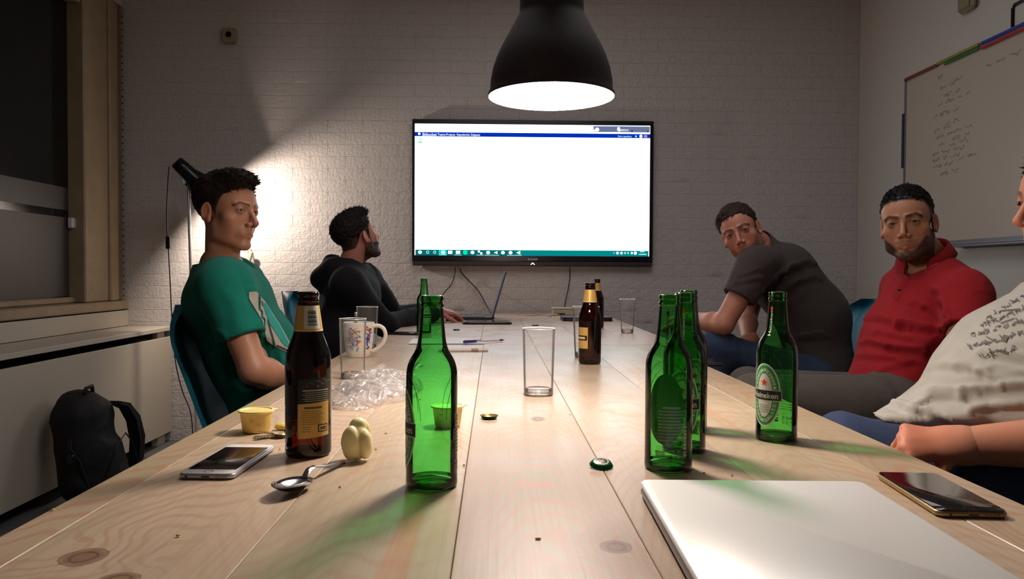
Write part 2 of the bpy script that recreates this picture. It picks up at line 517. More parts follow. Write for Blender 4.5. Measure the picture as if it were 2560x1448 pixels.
cyl = lambda p, a, b: (p.x - (a + b) / 2, p.y - (YN0 + .0 + YN1 - .042) / 2)
k1 = cyl(kn, -.431, -.225)
knp = tab(300, 1446); k2 = cyl(knp, -.431, -.225)
W1 = wood('pine_wash_knots', base=(204, 181, 155), knots= [(k1[0], k1[1], .019, .021), (k2[0], k2[1], .016, .012)], k=9, streak=.9, x0=.03)
kc = cyl(tab(1540, 1368), -.036, .145); kc1 = cyl(tab(1345, 1048), -.036, .145)
W3 = wood('pine_wash_cathedral', [(kc[0], kc[1], .014, .016), (kc1[0], kc1[1], .012, .022)], k=22, streak=.0, x0=-.005, amp=1.15, tint=(200, 142, 120))
table('near_table', xs1, YN0, YN1, [WOODE, W1, WOODB, W3, WOODA, WOODB, WOODE], (0, .04), 'near pale washed pine plank table with the bottles on it', WOODF)
xs2 = [-.435, -.25, -.05, .145, .33, .51, .685]
table('far_table', xs2, 2.735, 4.845, [WOODF] * 6, (.045, .05), 'far greyish pine plank table standing against the brick wall', WOODF)

# ------------------------------------------------------------------ pendant lamp
D_L = 1.42
pc = at(1378, 244, D_L); LX, LY, LZ = pc
lamp = empty('pendant_lamp', (LX, LY, LZ), 0, 'large dark bell-shaped pendant lamp glowing white above the table', 'lamp')
S = .2365 / .38
outer = [(.190, 0), (.1895, .008), (.1835, .018), (.1825, .03), (.181, .05), (.175, .082), (.163, .118), (.150, .147), (.135, .175), (.118, .207), (.105, .232), (.0965, .2475), (.0955, .256), (.0955, .40), (.090, .415), (.03, .42)]
sc_ = lambda pr: [(r * S, z * S) for r, z in pr]
MB().lathe(sc_(outer), SHADEM, 72).build('shade', parent=lamp, smooth=True, auto=40)
inner = [(.187, .0005), (.1865, .008), (.1805, .018), (.1795, .03), (.178, .05), (.172, .082), (.160, .118), (.147, .147), (.132, .175), (.115, .207), (.102, .232), (.092, .248), (.0, .250)]
MB().lathe(sc_(inner), SHADEIN, 72).build('shade_lining', parent=lamp, smooth=True)
MB().lathe(sc_([(.190, 0), (.187, .0005)]), SHADEM, 72).build('rim', parent=lamp)
MB().lathe(sc_([(.0, .42), (.028, .421), (.028, .45), (.012, .47), (.004, .475)]), BLACKP, 24).build('cord_grip', parent=lamp, smooth=True, auto=40)
MB().tube([(0, 0, .47 * S), (0, 0, CZ - LZ - .03)], .0035, BLACKP, 8).build('cord', parent=lamp)
MB().lathe([(0, CZ - LZ - .04), (.05, CZ - LZ - .035), (.055, CZ - LZ)], BLACKP, 24).build('ceiling_rose', parent=lamp, smooth=True, auto=40)
BULBM = emat('bulb_glow', (1, .93, .82, 1), 12)
MB().lathe(sc_([(0, .115), (.02, .12), (.038, .136), (.042, .155), (.036, .17), (.022, .19), (.018, .21)]), BULBM, 24).build('bulb', parent=lamp, smooth=True)
MB().lathe(sc_([(.02, .205), (.022, .249)]), WHITEP, 24).build('socket', parent=lamp, smooth=True)
ld = bpy.data.lights.new('pendant_light', 'POINT'); ld.energy = PEND_W; ld.color = (1, .86, .76); ld.shadow_soft_size = .065
lo = bpy.data.objects.new('pendant_light', ld); COL.objects.link(lo); lo.parent = lamp; lo.location = (0, 0, .030)

# added fill light above the tables, raises the ambient level, no real fixture
ld = bpy.data.lights.new('fill_light', 'AREA'); ld.energy = FILL_W; ld.size = 1.5; ld.color = (1, .96, .98)
lo = bpy.data.objects.new('fill_light', ld); COL.objects.link(lo); lo.location = (.25, 2.3, CZ - .03)

# ------------------------------------------------------------------ television
tl, tr_, bl = at(1030, 299, WY - .06), at(1633, 302, WY - .06), at(1031, 663, WY - .06)
br = at(1632, 668, WY - .06)
tx0, tx1 = (tl.x + bl.x) / 2, (tr_.x + br.x) / 2
tz1, tz0 = (tl.z + tr_.z) / 2, (bl.z + br.z) / 2
tcx, tcz = (tx0 + tx1) / 2, (tz0 + tz1) / 2
TW, TH = tx1 - tx0, tz1 - tz0
tv = empty('television', (tcx, WY - .0585, tcz), 0, 'large black flat television on the brick wall showing a bright white page', 'television')
BEZ = mat('tv_bezel', srgb(22, 20, 30), .22)
BEZ2 = mat('tv_lower_bezel', srgb(58, 46, 50), .35)
sx0, sx1 = -TW / 2 + .016, TW / 2 - .022
pxm = WY / 1900
st, sb = TH / 2 - .0285, -TH / 2 + .066
b = MB(); b.box((-TW / 2, .0, -TH / 2), (TW / 2, .04, TH / 2), BEZ, .006); b.build('housing', parent=tv)
MB().box((-.25, .041, -.2), (.25, .0505, .2), BLACKM).build('wall_mount', parent=tv)
b = MB(); b.box((-TW / 2, -.006, st), (TW / 2, 0, TH / 2), BEZ, .002); b.box((-TW / 2, -.006, -TH / 2 + .03), (TW / 2, 0, sb), BEZ, .002)
b.box((-TW / 2, -.006, sb), (sx0, 0, st), BEZ, .001); b.box((sx1, -.006, sb), (TW / 2, 0, st), BEZ, .001); b.build('bezel', parent=tv)
MB().box((-TW / 2 + .004, -.009, -TH / 2 + .001), (TW / 2 - .004, 0, -TH / 2 + .028), BEZ2, .004).build('lower_trim', parent=tv)
SCR = emat('screen_white', (.92, .97, 1.0, 1), TV_E)
scr = MB().add([(sx0, -.001, sb), (sx1, -.001, sb), (sx1, -.001, st), (sx0, -.001, st)], [(0, 1, 2, 3)], SCR).build('screen', parent=tv)
SX = lambda px: (px - 1036) / (1622.5 - 1036) * (sx1 - sx0) + sx0
SZ = lambda py: st - (py - 310) / (640.5 - 310) * (st - sb)
EB = emat('screen_blue', (.0, .055, .85, 1), .55); ET = emat('screen_teal', (.0, .34, .36, 1), .75); ETD = emat('screen_teal_left', (.0, .2, .22, 1), .75)
EG = emat('screen_greyblue', (.26, .33, .58, 1), .55); EW = emat('screen_icon_white', (.9, .97, 1, 1), 1.1); EC = emat('screen_cyan', (.0, .75, .8, 1), 1.0)
ELG = emat('screen_green', (.0, .9, .55, 1), .9); EP = emat('screen_pink', (.75, .35, .5, 1), .8); EAQ = emat('screen_aqua', (.45, .93, .85, 1), 1.0); EDK = emat('screen_dark', (.08, .07, .3, 1), .4)
def srect(b, x0, y0, x1, y1, m, y=-.0016):
    b.add([(SX(x0), y, SZ(y1)), (SX(x1), y, SZ(y1)), (SX(x1), y, SZ(y0)), (SX(x0), y, SZ(y0))], [(0, 1, 2, 3)], m)
def sdisc(b, x, y, r, m, sq=1.0, yy=-.002, n=14):
    b.add([(SX(x + r * math.cos(2 * math.pi * i / n)), yy, SZ(y + r * sq * math.sin(2 * math.pi * i / n))) for i in range(n)], [tuple(range(n))[::-1]], m)
def stext(b, s, x, y, h, m, left=True, wide=1.0, yy=-.0022):
    v, f = text2d(s, .02); k = (st - sb) / 330.5 * h
    w = (v[:, 0].max() - v[:, 0].min()) * k * wide
    xc = SX(x) + (w / 2 if left else 0)
    b.add([(xc + p[0] * k * wide, yy, SZ(y) + p[1] * k) for p in v], f, m)
b = MB(); srect(b, 1036, 331, 1623, 341.5, EB)
srect(b, 1480.5, 312, 1622, 327, EG)
bar = b.build('menu_bar', parent=scr)
b = MB(); stext(b, 'Bitbucket', 1055, 336.6, 7.5, EW, wide=.9); stext(b, 'Teams', 1092, 336.6, 5.5, EW); stext(b, 'Projects', 1114, 336.6, 5.5, EW, wide=.9)
stext(b, 'Repositories', 1140, 336.6, 5.5, EW, wide=.85); stext(b, 'Snippets', 1175, 336.6, 5.5, EW, wide=.9)
stext(b, 'Find a repository', 1542, 337, 4.5, EAQ, wide=.8); sdisc(b, 1599.5, 336.5, 4.2, EW); sdisc(b, 1047, 335.5, 3.4, EW); sdisc(b, 1587, 336.8, 2.4, EAQ)
srect(b, 1607, 333.5, 1615, 339.5, EP, -.0021)
sdisc(b, 1489.5, 321, 5.5, EW); srect(b, 1480.5, 321, 1493, 326, EW, -.0021)
stext(b, 'Ssssncc', 1539, 320.5, 6.5, EW, wide=1.1); sdisc(b, 1543.5, 317.5, 3.8, EW); sdisc(b, 1545, 323, 2.6, EW)
srect(b, 1575, 322, 1579, 326, EDK, -.0021); srect(b, 1614, 323, 1618, 326, EDK, -.0021)
tag(b.build('menu_text', parent=scr), kind='stuff')
b = MB(); srect(b, 1046, 347, 1055, 351, EAQ); srect(b, 1045, 355, 1054, 358, ELG); b.build('page_icon', parent=scr)
b = MB(); srect(b, 1038, 626.5, 1290, 640.5, ETD); srect(b, 1290, 626.5, 1621, 640.5, ET); srect(b, 1096, 626.5, 1116, 640.5, EC, -.0018); b.build('taskbar', parent=scr)
b = MB()
for i, x in enumerate((1049.5, 1068.5, 1086, 1107, 1124.5, 1144, 1162, 1180, 1199, 1219, 1237.5, 1256, 1275, 1293.5)):
    if i == 6: sdisc(b, x, 633, 6, ELG)
    elif i in (1, 2): sdisc(b, x, 633, 4, EAQ); sdisc(b, x, 633, 2.2, ETD, yy=-.0023)
    elif i in (4, 5): srect(b, x - 5.5, 628.5, x + 5.5, 637, EW, -.002)
    elif i == 8: sdisc(b, x - 3, 630.5, 3.2, EW); sdisc(b, x + 3, 635, 3.2, EW)
    elif i == 10: b.add([(SX(x - 5), -.002, SZ(633)), (SX(x + 5), -.002, SZ(637)), (SX(x + 5), -.002, SZ(629))], [(0, 1, 2)], EW)
    elif i == 13: b.add([(SX(x - 5), -.002, SZ(633)), (SX(x + 6), -.002, SZ(638)), (SX(x + 6), -.002, SZ(628))], [(0, 1, 2)], EW)
    else: sdisc(b, x, 633, 5, EW, .9)
    if i in (3, 5, 8, 9, 10, 12, 13): srect(b, x - 9, 639, x + 9, 640.4, EAQ, -.002)
for x, r in ((1534, 1.6), (1543, 3.6), (1553, 3.4), (1562, 2.6), (1569.5, 2.4), (1579, 3.2), (1588, 4.2)): sdisc(b, x, 632.5, r, EW if r > 3 else EAQ)
srect(b, 1600, 627.5, 1611, 630, EAQ, -.002); srect(b, 1597, 634, 1616, 636.5, EAQ, -.002)
tag(b.build('taskbar_icon', parent=scr), kind='stuff')
LOGO = mat('logo_silver', srgb(170, 165, 165), .4, emit=srgb(150, 148, 150), estr=.25)  # faint glow added so the silver lettering reads bright
v, f = text2d('SHARP', .02); k = .0125
MB().add([(p[0] * k * 1.25, -.0068, p[1] * k + SZ(649.5)) for p in v], f, LOGO).build('maker_logo', parent=tv)
LEDW = emat('led_white', (.95, .93, 1, 1), 1.0)
b = MB(); zc = SZ(661); b.add([(-.016, -.0095, zc - .007), (-.010, -.0095, zc - .007), (0, -.0095, zc + .000), (.010, -.0095, zc - .007), (.016, -.0095, zc - .007), (.004, -.0095, zc + .008), (-.004, -.0095, zc + .008)], [(0, 1, 2, 6), (2, 5, 6), (2, 3, 4, 5)], LEDW)
b.build('indicator_light', parent=tv)

# cables below the television
def cable(pts, r, m, name, label, n=6, cat='cable', sub=6):
    P = [Vector(p) for p in pts]; out = []
    for i in range(len(P) - 1):
        p0, p1, p2, p3 = P[max(i - 1, 0)], P[i], P[i + 1], P[min(i + 2, len(P) - 1)]
        for k in range(sub):
            t = k / sub
            out.append(.5 * ((2 * p1) + (p2 - p0) * t + (2 * p0 - 5 * p1 + 4 * p2 - p3) * t * t + (3 * p1 - p0 - 3 * p2 + p3) * t ** 3))
    out.append(P[-1])
    o = MB().tube(out, r, m, n).build(name, smooth=True)
    return tag(o, label, cat)
cable([at(1138, 668, 4.86), at(1137, 685, 4.86), at(1128, 712, 4.86), at(1106, 738, 4.8), at(1095, 770, 4.6), tab(1090, 786, TZ + .004)], .0032, CABLEM, 'cable', 'thin black cable hanging left from the television to the table')
cable([at(1150, 670, 4.86), at(1154, 682, 4.86), at(1172, 702, 4.87), at(1196, 728, 4.8), at(1212, 756, 4.7), at(1222, 774, 4.5), tab(1232, 790, TZ + .005)], .0045, CABLEM, 'cable', 'thicker black cable running from the television to the open laptop')
cable([at(1424, 669, 4.86), at(1425, 690, 4.87), at(1420, 725, 4.86), at(1414, 752, 4.83), at(1412, 770, 4.78)], .0035, CABLEM, 'cable', 'black cable hanging from the television to the white box')

# wall boxes
def wallbox(name, c, s, label, face):
    w = empty(name, c, 0, label, 'socket')
    IV = mat('ivory_plastic', srgb(150, 142, 112), .45)
    h = s / 2
    MB().box((-h, -.038, -h), (h, 0, h), IV, .006).build('housing', parent=w)
    if face:
        b = MB(); b.lathe([(0, .0), (.018, .0), (.021, .004), (.021, .0045)], IV, 24); o = b.build('cover', parent=w, smooth=True); o.rotation_euler = (math.pi / 2, 0, 0); o.location = (0, -.038, .004)
        b = MB()
        for x in (-.0095, .0095): b.lathe([(0, 0), (.0045, 0)], DARKHOLE, 10, (x, .004, .0006))
        o = b.build('socket_hole', parent=w); o.rotation_euler = (math.pi / 2, 0, 0); o.location = (0, -.0388, .004)
    return w
wallbox('wall_socket', at(576, 92, WY - .008), .088, 'small square ivory surface socket high on the brick wall', True)
j = atX(2428, 4, XR - .002); jb = empty('junction_box', j, -math.pi / 2, 'round-cornered ivory junction box high on the right wall above the whiteboard', 'junction box')
IV2 = mat('ivory_box', srgb(132, 124, 98), .5)
MB().box((-.06, -.035, -.05), (.06, 0, .05), IV2, .014).build('housing', parent=jb)
MB().box((-.045, -.042, -.038), (.045, -.036, .038), IV2, .004).build('lid', parent=jb)

# ------------------------------------------------------------------ whiteboard on the right wall
WBX = XR - .028
yl = atX(2264, 196, WBX).y; zt = atX(2264, 196, WBX).z
zb = atX(2420, 606, WBX).z
wbd = empty('whiteboard', (WBX, (yl + 1.6) / 2, zb), 0, 'large whiteboard with faint handwriting on the right wall', 'whiteboard')
def wbp(name, y0, y1, z0, z1, x0, x1, m, bev=.001):
    return MB().box((x0, y0 - wbd.location.y, z0 - zb), (x1, y1 - wbd.location.y, z1 - zb), m, bev).build(name, parent=wbd)
WBM = mat('whiteboard_surface', srgb(176, 166, 156), .25); FR = mat('whiteboard_frame', srgb(120, 120, 128), .4, metal=.4)
wbp('board', 1.62, yl - .012, zb + .01, zt - .012, 0, .026, WBM)
wbp('frame_edge', 1.62, yl, zt - .014, zt, -.006, .027, FR); wbp('frame_edge', yl - .014, yl, zb, zt - .0145, -.006, .027, FR)
wbp('frame_edge', 1.62, yl - .0145, zb, zb + .014, -.006, .027, FR)
wbp('pen_tray', 1.7, yl - .5, zb - .022, zb - .012, -.06, .0265, FR); wbp('pen_tray_lip', 1.7, yl - .5, zb - .0115, zb - .002, -.064, -.056, FR)
for (x0, x1, c, nm, dz) in ((2266, 2347, (112, 48, 40), 'red', 0), (2347, 2450, (128, 128, 50), 'yellow', .006), (2365, 2450, (44, 100, 50), 'green', -.012), (2457, 2640, (20, 60, 150), 'blue', .004), (2457, 2640, (160, 30, 40), 'red', -.018)):
    y1 = atX(x0, 190, WBX).y; y0 = atX(x1, 190, WBX).y
    o = wbp('magnetic_strip', y0, y1, zt - .02 + dz, zt - .006 + dz, -.014, -.0065, mat('strip_' + nm, srgb(*c), .5)); o['label'] = nm + ' magnetic strip along the top edge'
y1 = atX(2256, 330, WBX).y
wbp('magnetic_strip', yl - .006, yl + .012, zt - .82 * .62, zt - .2, -.012, -.0065, mat('strip_navy', srgb(36, 40, 70), .5))['label'] = 'dark blue strip on the side edge'
INK = mat('marker_ink', srgb(128, 118, 114), .5)
rnd = random.Random(8)
b = MB()
lines = [(2345, 195, 2362, 3), (2385, 200, 2410, 2), (2350, 222, 2372, 3), (2360, 240, 2398, 3), (2345, 262, 2430, 4), (2335, 292, 2390, 3), (2362, 310, 2386, 2), (2335, 330, 2380, 3), (2392, 326, 2440, 3), (2340, 345, 2372, 2), (2380, 348, 2432, 3),
         (2345, 362, 2362, 2), (2374, 362, 2410, 3), (2332, 388, 2400, 4), (2332, 402, 2384, 3), (2396, 396, 2426, 2), (2334, 418, 2390, 3), (2350, 436, 2388, 3), (2465, 165, 2530, 4)]
for x0, y0, x1, w in lines:
    A, B_ = atX(x0, y0, WBX), atX(x1, y0 - (x1 - x0) * .22, WBX)
    L_ = A.y - B_.y; y = A.y
    z = A.z
    while y > B_.y:
        wl_ = rnd.uniform(.04, .14); n = int(wl_ / .011)
        pts = [(-.0005, y - i * .011 * .6 - wbd.location.y, z - zb + rnd.uniform(-.012, .012)) for i in range(n + 2)]
        b.tube(pts, .0012, INK, 4)
        y -= wl_ * .7 + .02
tag(b.build('handwriting', parent=wbd), kind='stuff')
yk = atX(2518, 90, WBX).y
kk = empty('wall_bracket', (XR, yk, zt + .1), 0, 'thin black bracket on the wall above the whiteboard', 'bracket')
MB().tube([(-.004, .0, -.085), (-.004, 0, .0), (-.004, -.012, .012), (-.004, -.32, .012)], .008, BLACKM, 8).build('bar', parent=kk)
MB().box((-.004, -.2, -.0), (0, -.19, .02), BLACKM).build('clip', parent=kk)
# ------------------------------------------------------------------ bottles
GREENG = thin_glass('green_glass', (.31, .79, .33, 1), (.20, .64, .25, 1), .04, .9, .012, 0, 1.32)
GREENB = thin_glass('green_glass_base', (.04, .30, .05, 1), (.0, .06, .0, 1), .05)
BROWNG = thin_glass('brown_glass', (.24, .065, .014, 1), (.05, .014, .004, 1), .04, .9, .012, 0, 1.40)
BROWNB = thin_glass('brown_glass_base', (.05, .012, .003, 1), (.005, .001, 0, 1), .05)
CLEARG = thin_glass('clear_glass', (.96, .955, .95, 1), (.97, .96, .96, 1), .08, 1, .012, .05, 1.16)
RIMG = thin_glass('glass_rim_glint', (.9, .9, .9, 1), (.8, .8, .8, 1), .2, 1, .1, .35, 1.3)  # diffuse white mixed in stands for the lamp's reflection along the rim
L_WHITE = mat('label_white', srgb(205, 210, 200), .45); L_GREEN = mat('label_green', srgb(24, 110, 52), .45)
L_GREEN2 = mat('label_light_green', srgb(70, 160, 95), .45); L_BLACK = mat('label_black', srgb(18, 20, 18), .4); L_RED = mat('label_red', srgb(214, 52, 34), .45)
L_GOLD = mat('label_gold', srgb(206, 168, 92), .4, metal=.25); L_CREAM = mat('label_cream', srgb(214, 190, 132), .5); L_SILV = mat('label_silver', srgb(170, 172, 165), .35, metal=.3)
L_BACK = thin_glass('label_back_print', (.62, .85, .62, 1), (.5, .7, .5, 1), .5, .8, .12)
EMB = thin_glass('embossed_edge', (.12, .45, .14, 1), (.05, .2, .05, 1), .1)

GPROF = [(.0, .004), (.018, .004), (.0245, .0012), (.0275, .0008), (.0302, .0035), (.0311, .009), (.0311, .016), (.0311, .05), (.0311, .09), (.0311, .118), (.0311, .128), (.0308, .138), (.0296, .146), (.0272, .153), (.0235, .160), (.0200, .166), (.0178, .173), (.0165, .181), (.0150, .197), (.0138, .212), (.0133, .2165)]
GLIP = [(.0133, .2165), (.0140, .2172), (.0144, .2195), (.0140, .2215), (.0132, .2222), (.0132, .2245), (.0138, .2252), (.0139, .2295), (.0130, .2315), (.0105, .2318), (.0098, .2300), (.0098, .218)]
BPROF = [(.0, .004), (.018, .004), (.025, .0012), (.0285, .001), (.0312, .0035), (.0320, .009), (.0320, .016), (.0320, .05), (.0320, .09), (.0320, .117), (.0320, .126), (.0314, .136), (.0297, .146), (.0270, .155), (.0240, .163), (.0215, .170), (.0200, .176), (.0185, .187), (.0168, .199), (.0152, .210), (.0143, .2165)]
BLIP = [(.0143, .2165), (.0148, .2172), (.0152, .219), (.0146, .2210), (.0138, .2218), (.0138, .2238), (.0145, .2245), (.0147, .2290), (.0138, .2312), (.0110, .2316), (.0102, .2300), (.0102, .217)]
def smoothprof(p, n=4):
    out = []
    for i in range(len(p) - 1):
        a, b_, c, d = [np.array(p[max(0, min(len(p) - 1, i + q))]) for q in (-1, 0, 1, 2)]
        for k in range(n):
            t = k / n
            q = .5 * ((2 * b_) + (c - a) * t + (2 * a - 5 * b_ + 4 * c - d) * t * t + (3 * b_ - a - 3 * c + d) * t ** 3)
            out.append((max(0, q[0]), q[1]))
    out.append(p[-1]); return out
def rad_at(prof, z):
    pr = [(r, q) for r, q in prof if q > .006]
    return float(np.interp(z, [q for r, q in pr], [r for r, q in pr]))
class Wrap:
    """flat shapes bent around a bottle: s = arc length, z = height; s=0 faces local -Y"""
    def __init__(s, prof): s.b = MB(); s.p = prof
    def add(s, pts, faces, m, layer=0):
        v = []
        for u, z in pts:
            r = rad_at(s.p, z) + .0003 + .00012 * layer
            a = u / .031 - math.pi / 2
            v.append((r * math.cos(a), r * math.sin(a), z))
        s.b.add(v, faces, m); return s
    def grid(s, u0, u1, z0, z1, m, layer=0, n=14, nz=None, slope=0):
        nz = nz or max(1, int((z1 - z0) / .01)); pts = [(u0 + (u1 - u0) * i / n, z0 + (z1 - z0) * j / nz + slope * (i / n - .5)) for j in range(nz + 1) for i in range(n + 1)]
        return s.add(pts, [(j * (n + 1) + i, j * (n + 1) + i + 1, (j + 1) * (n + 1) + i + 1, (j + 1) * (n + 1) + i) for j in range(nz) for i in range(n)], m, layer)
    def ring(s, u, z, a, b_, a2, b2, m, layer=0, n=48):
        pts = []
        for i in range(n):
            t = 2 * math.pi * i / n; pts += [(u + a * math.cos(t), z + b_ * math.sin(t)), (u + a2 * math.cos(t), z + b2 * math.sin(t))]
        return s.add(pts, [(2 * i, 2 * ((i + 1) % n), 2 * ((i + 1) % n) + 1, 2 * i + 1) for i in range(n)], m, layer)
    def oval(s, u, z, a, b_, m, layer=0):
        for k in range(5): s.ring(u, z, a * (k + 1) / 5, b_ * (k + 1) / 5, a * k / 5 + 1e-5, b_ * k / 5 + 1e-5, m, layer)
        return s
    def star(s, u, z, r, m, layer=0):
        pts = [(u, z)] + [(u + (r if i % 2 == 0 else r * .42) * math.sin(math.pi * i / 5), z + (r if i % 2 == 0 else r * .42) * math.cos(math.pi * i / 5)) for i in range(10)]
        return s.add(pts, [(0, 1 + (i + 1) % 10, 1 + i) for i in range(10)], m, layer)
    def text(s, t, u, z, h, m, layer=0, wide=1.0, vert=False, slope=0.0):
        v, f = text2d(t, .02)
        if vert: pts = [(u - p[1] * h, z + p[0] * h * wide) for p in v]
        else: pts = [(u + p[0] * h * wide, z + p[1] * h + slope * p[0] * h) for p in v]
        return s.add(pts, f, m, layer)
    def arctext(s, t, u, z, a, b_, h, m, top=True, layer=0, span=2.2):
        n = len(t)
        for i, ch in enumerate(t):
            if ch == ' ': continue
            q = (i - (n - 1) / 2) / n * span
            th = math.pi / 2 - q if top else -math.pi / 2 + q
            cx, cz = u + a * math.cos(th), z + b_ * math.sin(th)
            nx, nz = (b_ * math.cos(th), a * math.sin(th)); L_ = math.hypot(nx, nz); nx /= L_; nz /= L_
            if not top: nx, nz = -nx, -nz
            v, f = text2d(ch, .05)
            s.add([(cx + p[0] * h * nz + p[1] * h * nx, cz - p[0] * h * nx + p[1] * h * nz) for p in v], f, m, layer)
        return s
GL, BLp = smoothprof(GPROF), smoothprof(BPROF)
def put(o, me_name, b, parent, smooth=True): return b.build(me_name, parent=parent, smooth=smooth, auto=45)
def green_bottle():
    t = empty('beer_bottle', (0, 0, 0))
    MB().lathe(GL, GREENG, 48).build('body', parent=t, smooth=True)
    MB().lathe(GLIP, GREENG, 36).build('lip', parent=t, smooth=True)
    MB().lathe([(.0309, .006), (.029, .0075), (.018, .0105), (0, .0135)], GREENB, 36).build('punt', parent=t, smooth=True)
    MB().lathe([(.0313, .003), (.0316, .006), (.0313, .0095)], GREENB, 48).build('base_ring', parent=t, smooth=True)
    w = Wrap(GPROF); zc = .0725; A, B2 = .0255, .0490
    w.oval(0, zc, A, B2, L_WHITE, 0).oval(0, zc, A - .0018, B2 - .0022, L_GREEN2, 1).ring(0, zc, A - .0035, B2 - .0045, A - .0048, B2 - .006, L_GREEN, 2)
    w.oval(0, zc, A - .0118, B2 - .0145, L_WHITE, 2).ring(0, zc, A - .0108, B2 - .0132, A - .0122, B2 - .0149, L_GREEN, 3)
    w.arctext('PREMIUM PILSENER', 0, zc, A - .0085, B2 - .0105, .0048, L_WHITE, True, 3, 2.7)
    w.arctext('PREMIUM QUALITY', 0, zc, A - .0082, B2 - .0100, .0048, L_WHITE, False, 3, 2.5)
    w.star(0, zc + .0195, .0062, L_RED, 4)
    w.grid(-.0268, .0268, zc - .0085, zc + .0085, L_WHITE, 4).grid(-.0262, .0262, zc - .0075, zc + .0075, L_BLACK, 5)
    w.text('Heineken', 0, zc, .0088, L_WHITE, 6, .92)
    for k in range(4): w.grid(-.008, .008, zc - .016 - k * .0035, zc - .0149 - k * .0035, L_SILV, 4, 4, 1)
    w.b.build('front_label', parent=t)
    w = Wrap(GPROF); c0 = math.pi * .031
    for k in range(11): w.grid(c0 - .017 + (0 if k else .006), c0 + (.017 if k % 4 else .012), .084 - k * .0042, .0860 - k * .0042 + (.0008 if k == 0 else 0), L_BACK, 1, 10, 1)
    for k in range(5): w.grid(c0 - .0195, c0 - .010 + (k % 3) * .006, .0335 - k * .0026, .0350 - k * .0026, L_BACK, 1, 5, 1)
    w.grid(c0 - .0205, c0 - .008, .0185, .0295, EMB, 0, 5, 1)
    w.grid(c0 - .0190, c0 - .010, .0260, .0272, L_BACK, 2, 4, 1).grid(c0 - .0190, c0 - .011, .0225, .0237, L_BACK, 2, 4, 1)
    for k in range(9): w.grid(c0 + .0165, c0 + .0215, .022 + k * .0046, .022 + k * .0046 + (.0032, .0018, .0026)[k % 3], L_SILV, 2, 3, 1)
    for k in range(4): w.grid(c0 + .001 + (k % 2) * .006, c0 + .005 + (k % 2) * .006, .019 + (k // 2) * .007, .0245 + (k // 2) * .007, L_BACK, 2, 2, 1)
    w.b.build('back_label', parent=t)
    w = Wrap(GPROF); w.star(0, .2055, .0058, L_RED, 1); w.text('Heineken', 0, .183, .0072, L_WHITE, 1, 1.0, True)
    w.b.build('neck_print', parent=t)
    b = MB()
    for s_, zt_ in ((0, .128), (1, .128)):      # embossed arches on both flanks of the shoulder
        for sd in (-1, 1):
            pts = []
            for i in range(15):
                q = i / 14; u = (c0 if s_ else 0) + sd * .033 * math.sin(q * math.pi / 2); z = zt_ + .012 - .055 * (1 - math.cos(q * math.pi / 2))
                a = u / .031 - math.pi / 2; r = rad_at(GPROF, z) + .0001
                pts.append((r * math.cos(a), r * math.sin(a), z))
            b.tube(pts, .0003, EMB, 5)
    b.build('embossing', parent=t, smooth=True)
    return t
def brown_bottle():
    t = empty('beer_bottle', (0, 0, 0))
    MB().lathe(BLp, BROWNG, 48).build('body', parent=t, smooth=True)
    MB().lathe(BLIP, BROWNG, 36).build('lip', parent=t, smooth=True)
    MB().lathe([(.0315, .006), (.029, .0075), (.018, .0105), (0, .0135)], BROWNB, 36).build('punt', parent=t, smooth=True)
    w = Wrap(BPROF); c0 = 0
    # back label facing -Y : dark upper half with a silver field picture, gold lower half
    w.grid(-.021, .024, .078, .112, L_BLACK, 0, slope=.003).grid(-.021, .024, .030, .078, L_GOLD, 0, slope=.003)
    rnd = random.Random(3)
    for k in range(16):
        u, z = rnd.uniform(-.019, .018), rnd.uniform(.0995, .108)
        w.add([(u, z), (u + .008, z + .0035), (u + .009, z + .0048), (u + .001, z + .0012)], [(0, 1, 2, 3)], L_SILV if k % 3 else L_BACKG, 1)
    for k in range(6): w.grid(-.014 + (.003 if k % 2 else 0), .023, .0945 - k * .0028, .0953 - k * .0028 + (.0008 if k == 0 else 0), L_SILV, 1, 8, 1)
    for k in range(8): w.grid(-.016, .010 + (k % 3) * .003, .0665 - k * .0026, .0671 - k * .0026, BROWNPRINT, 1, 8, 1)
    w.grid(-.012, .012, .0700, .0728, BROWNPRINT, 1, 8, 1)
    w.grid(.006, .0215, .037, .0475, L_BLACK, 1, 6, 1).grid(.0075, .020, .0385, .046, L_CREAM, 2, 6, 1).grid(.009, .0185, .040, .0445, BROWNPRINT, 3, 6, 1)
    for k in range(3): w.grid(-.015, -.004, .0445 - k * .003, .0451 - k * .003, BROWNPRINT, 1, 4, 1)
    w.b.build('back_label', parent=t)
    w = Wrap(BPROF); c1 = math.pi * .031
    pts = []; n = 10
    w.grid(c1 - .024, c1 + .024, .045, .105, L_GOLD, 0); w.add([(c1 - .024, .105), (c1 + .024, .105), (c1 + .014, .116), (c1 - .014, .116)], [(0, 1, 2, 3)], L_GOLD, 0)
    w.add([(c1 - .024, .045), (c1 + .024, .045), (c1 + .008, .030), (c1 - .008, .030)], [(0, 1, 2, 3)][::1], L_GOLD, 0)
    w.grid(c1 - .022, c1 + .022, .068, .082, L_BLACK, 1); w.grid(c1 - .016, c1 + .016, .072, .078, L_CREAM, 2)
    w.b.build('front_label', parent=t)
    w = Wrap(BPROF)
    per = 2 * math.pi * .031
    w.grid(-per / 2, per / 2, .178, .212, L_GOLD, 0, 40, 6).grid(-per / 2, per / 2, .176, .1785, L_CREAM, 1, 40, 1)
    w.b.build('neck_label', parent=t)
    w = Wrap(BPROF)
    w.grid(-.017, .023, .1795, .2115, L_WHITE, 2, 10, 6)
    for k in range(11): w.grid(-.008, .014, .1845 + k * .0020, .1845 + k * .0020 + (.0011, .0007, .0014)[k % 3], L_BLACK, 3, 5, 1)
    w.b.build('barcode_sticker', parent=t)
    return t
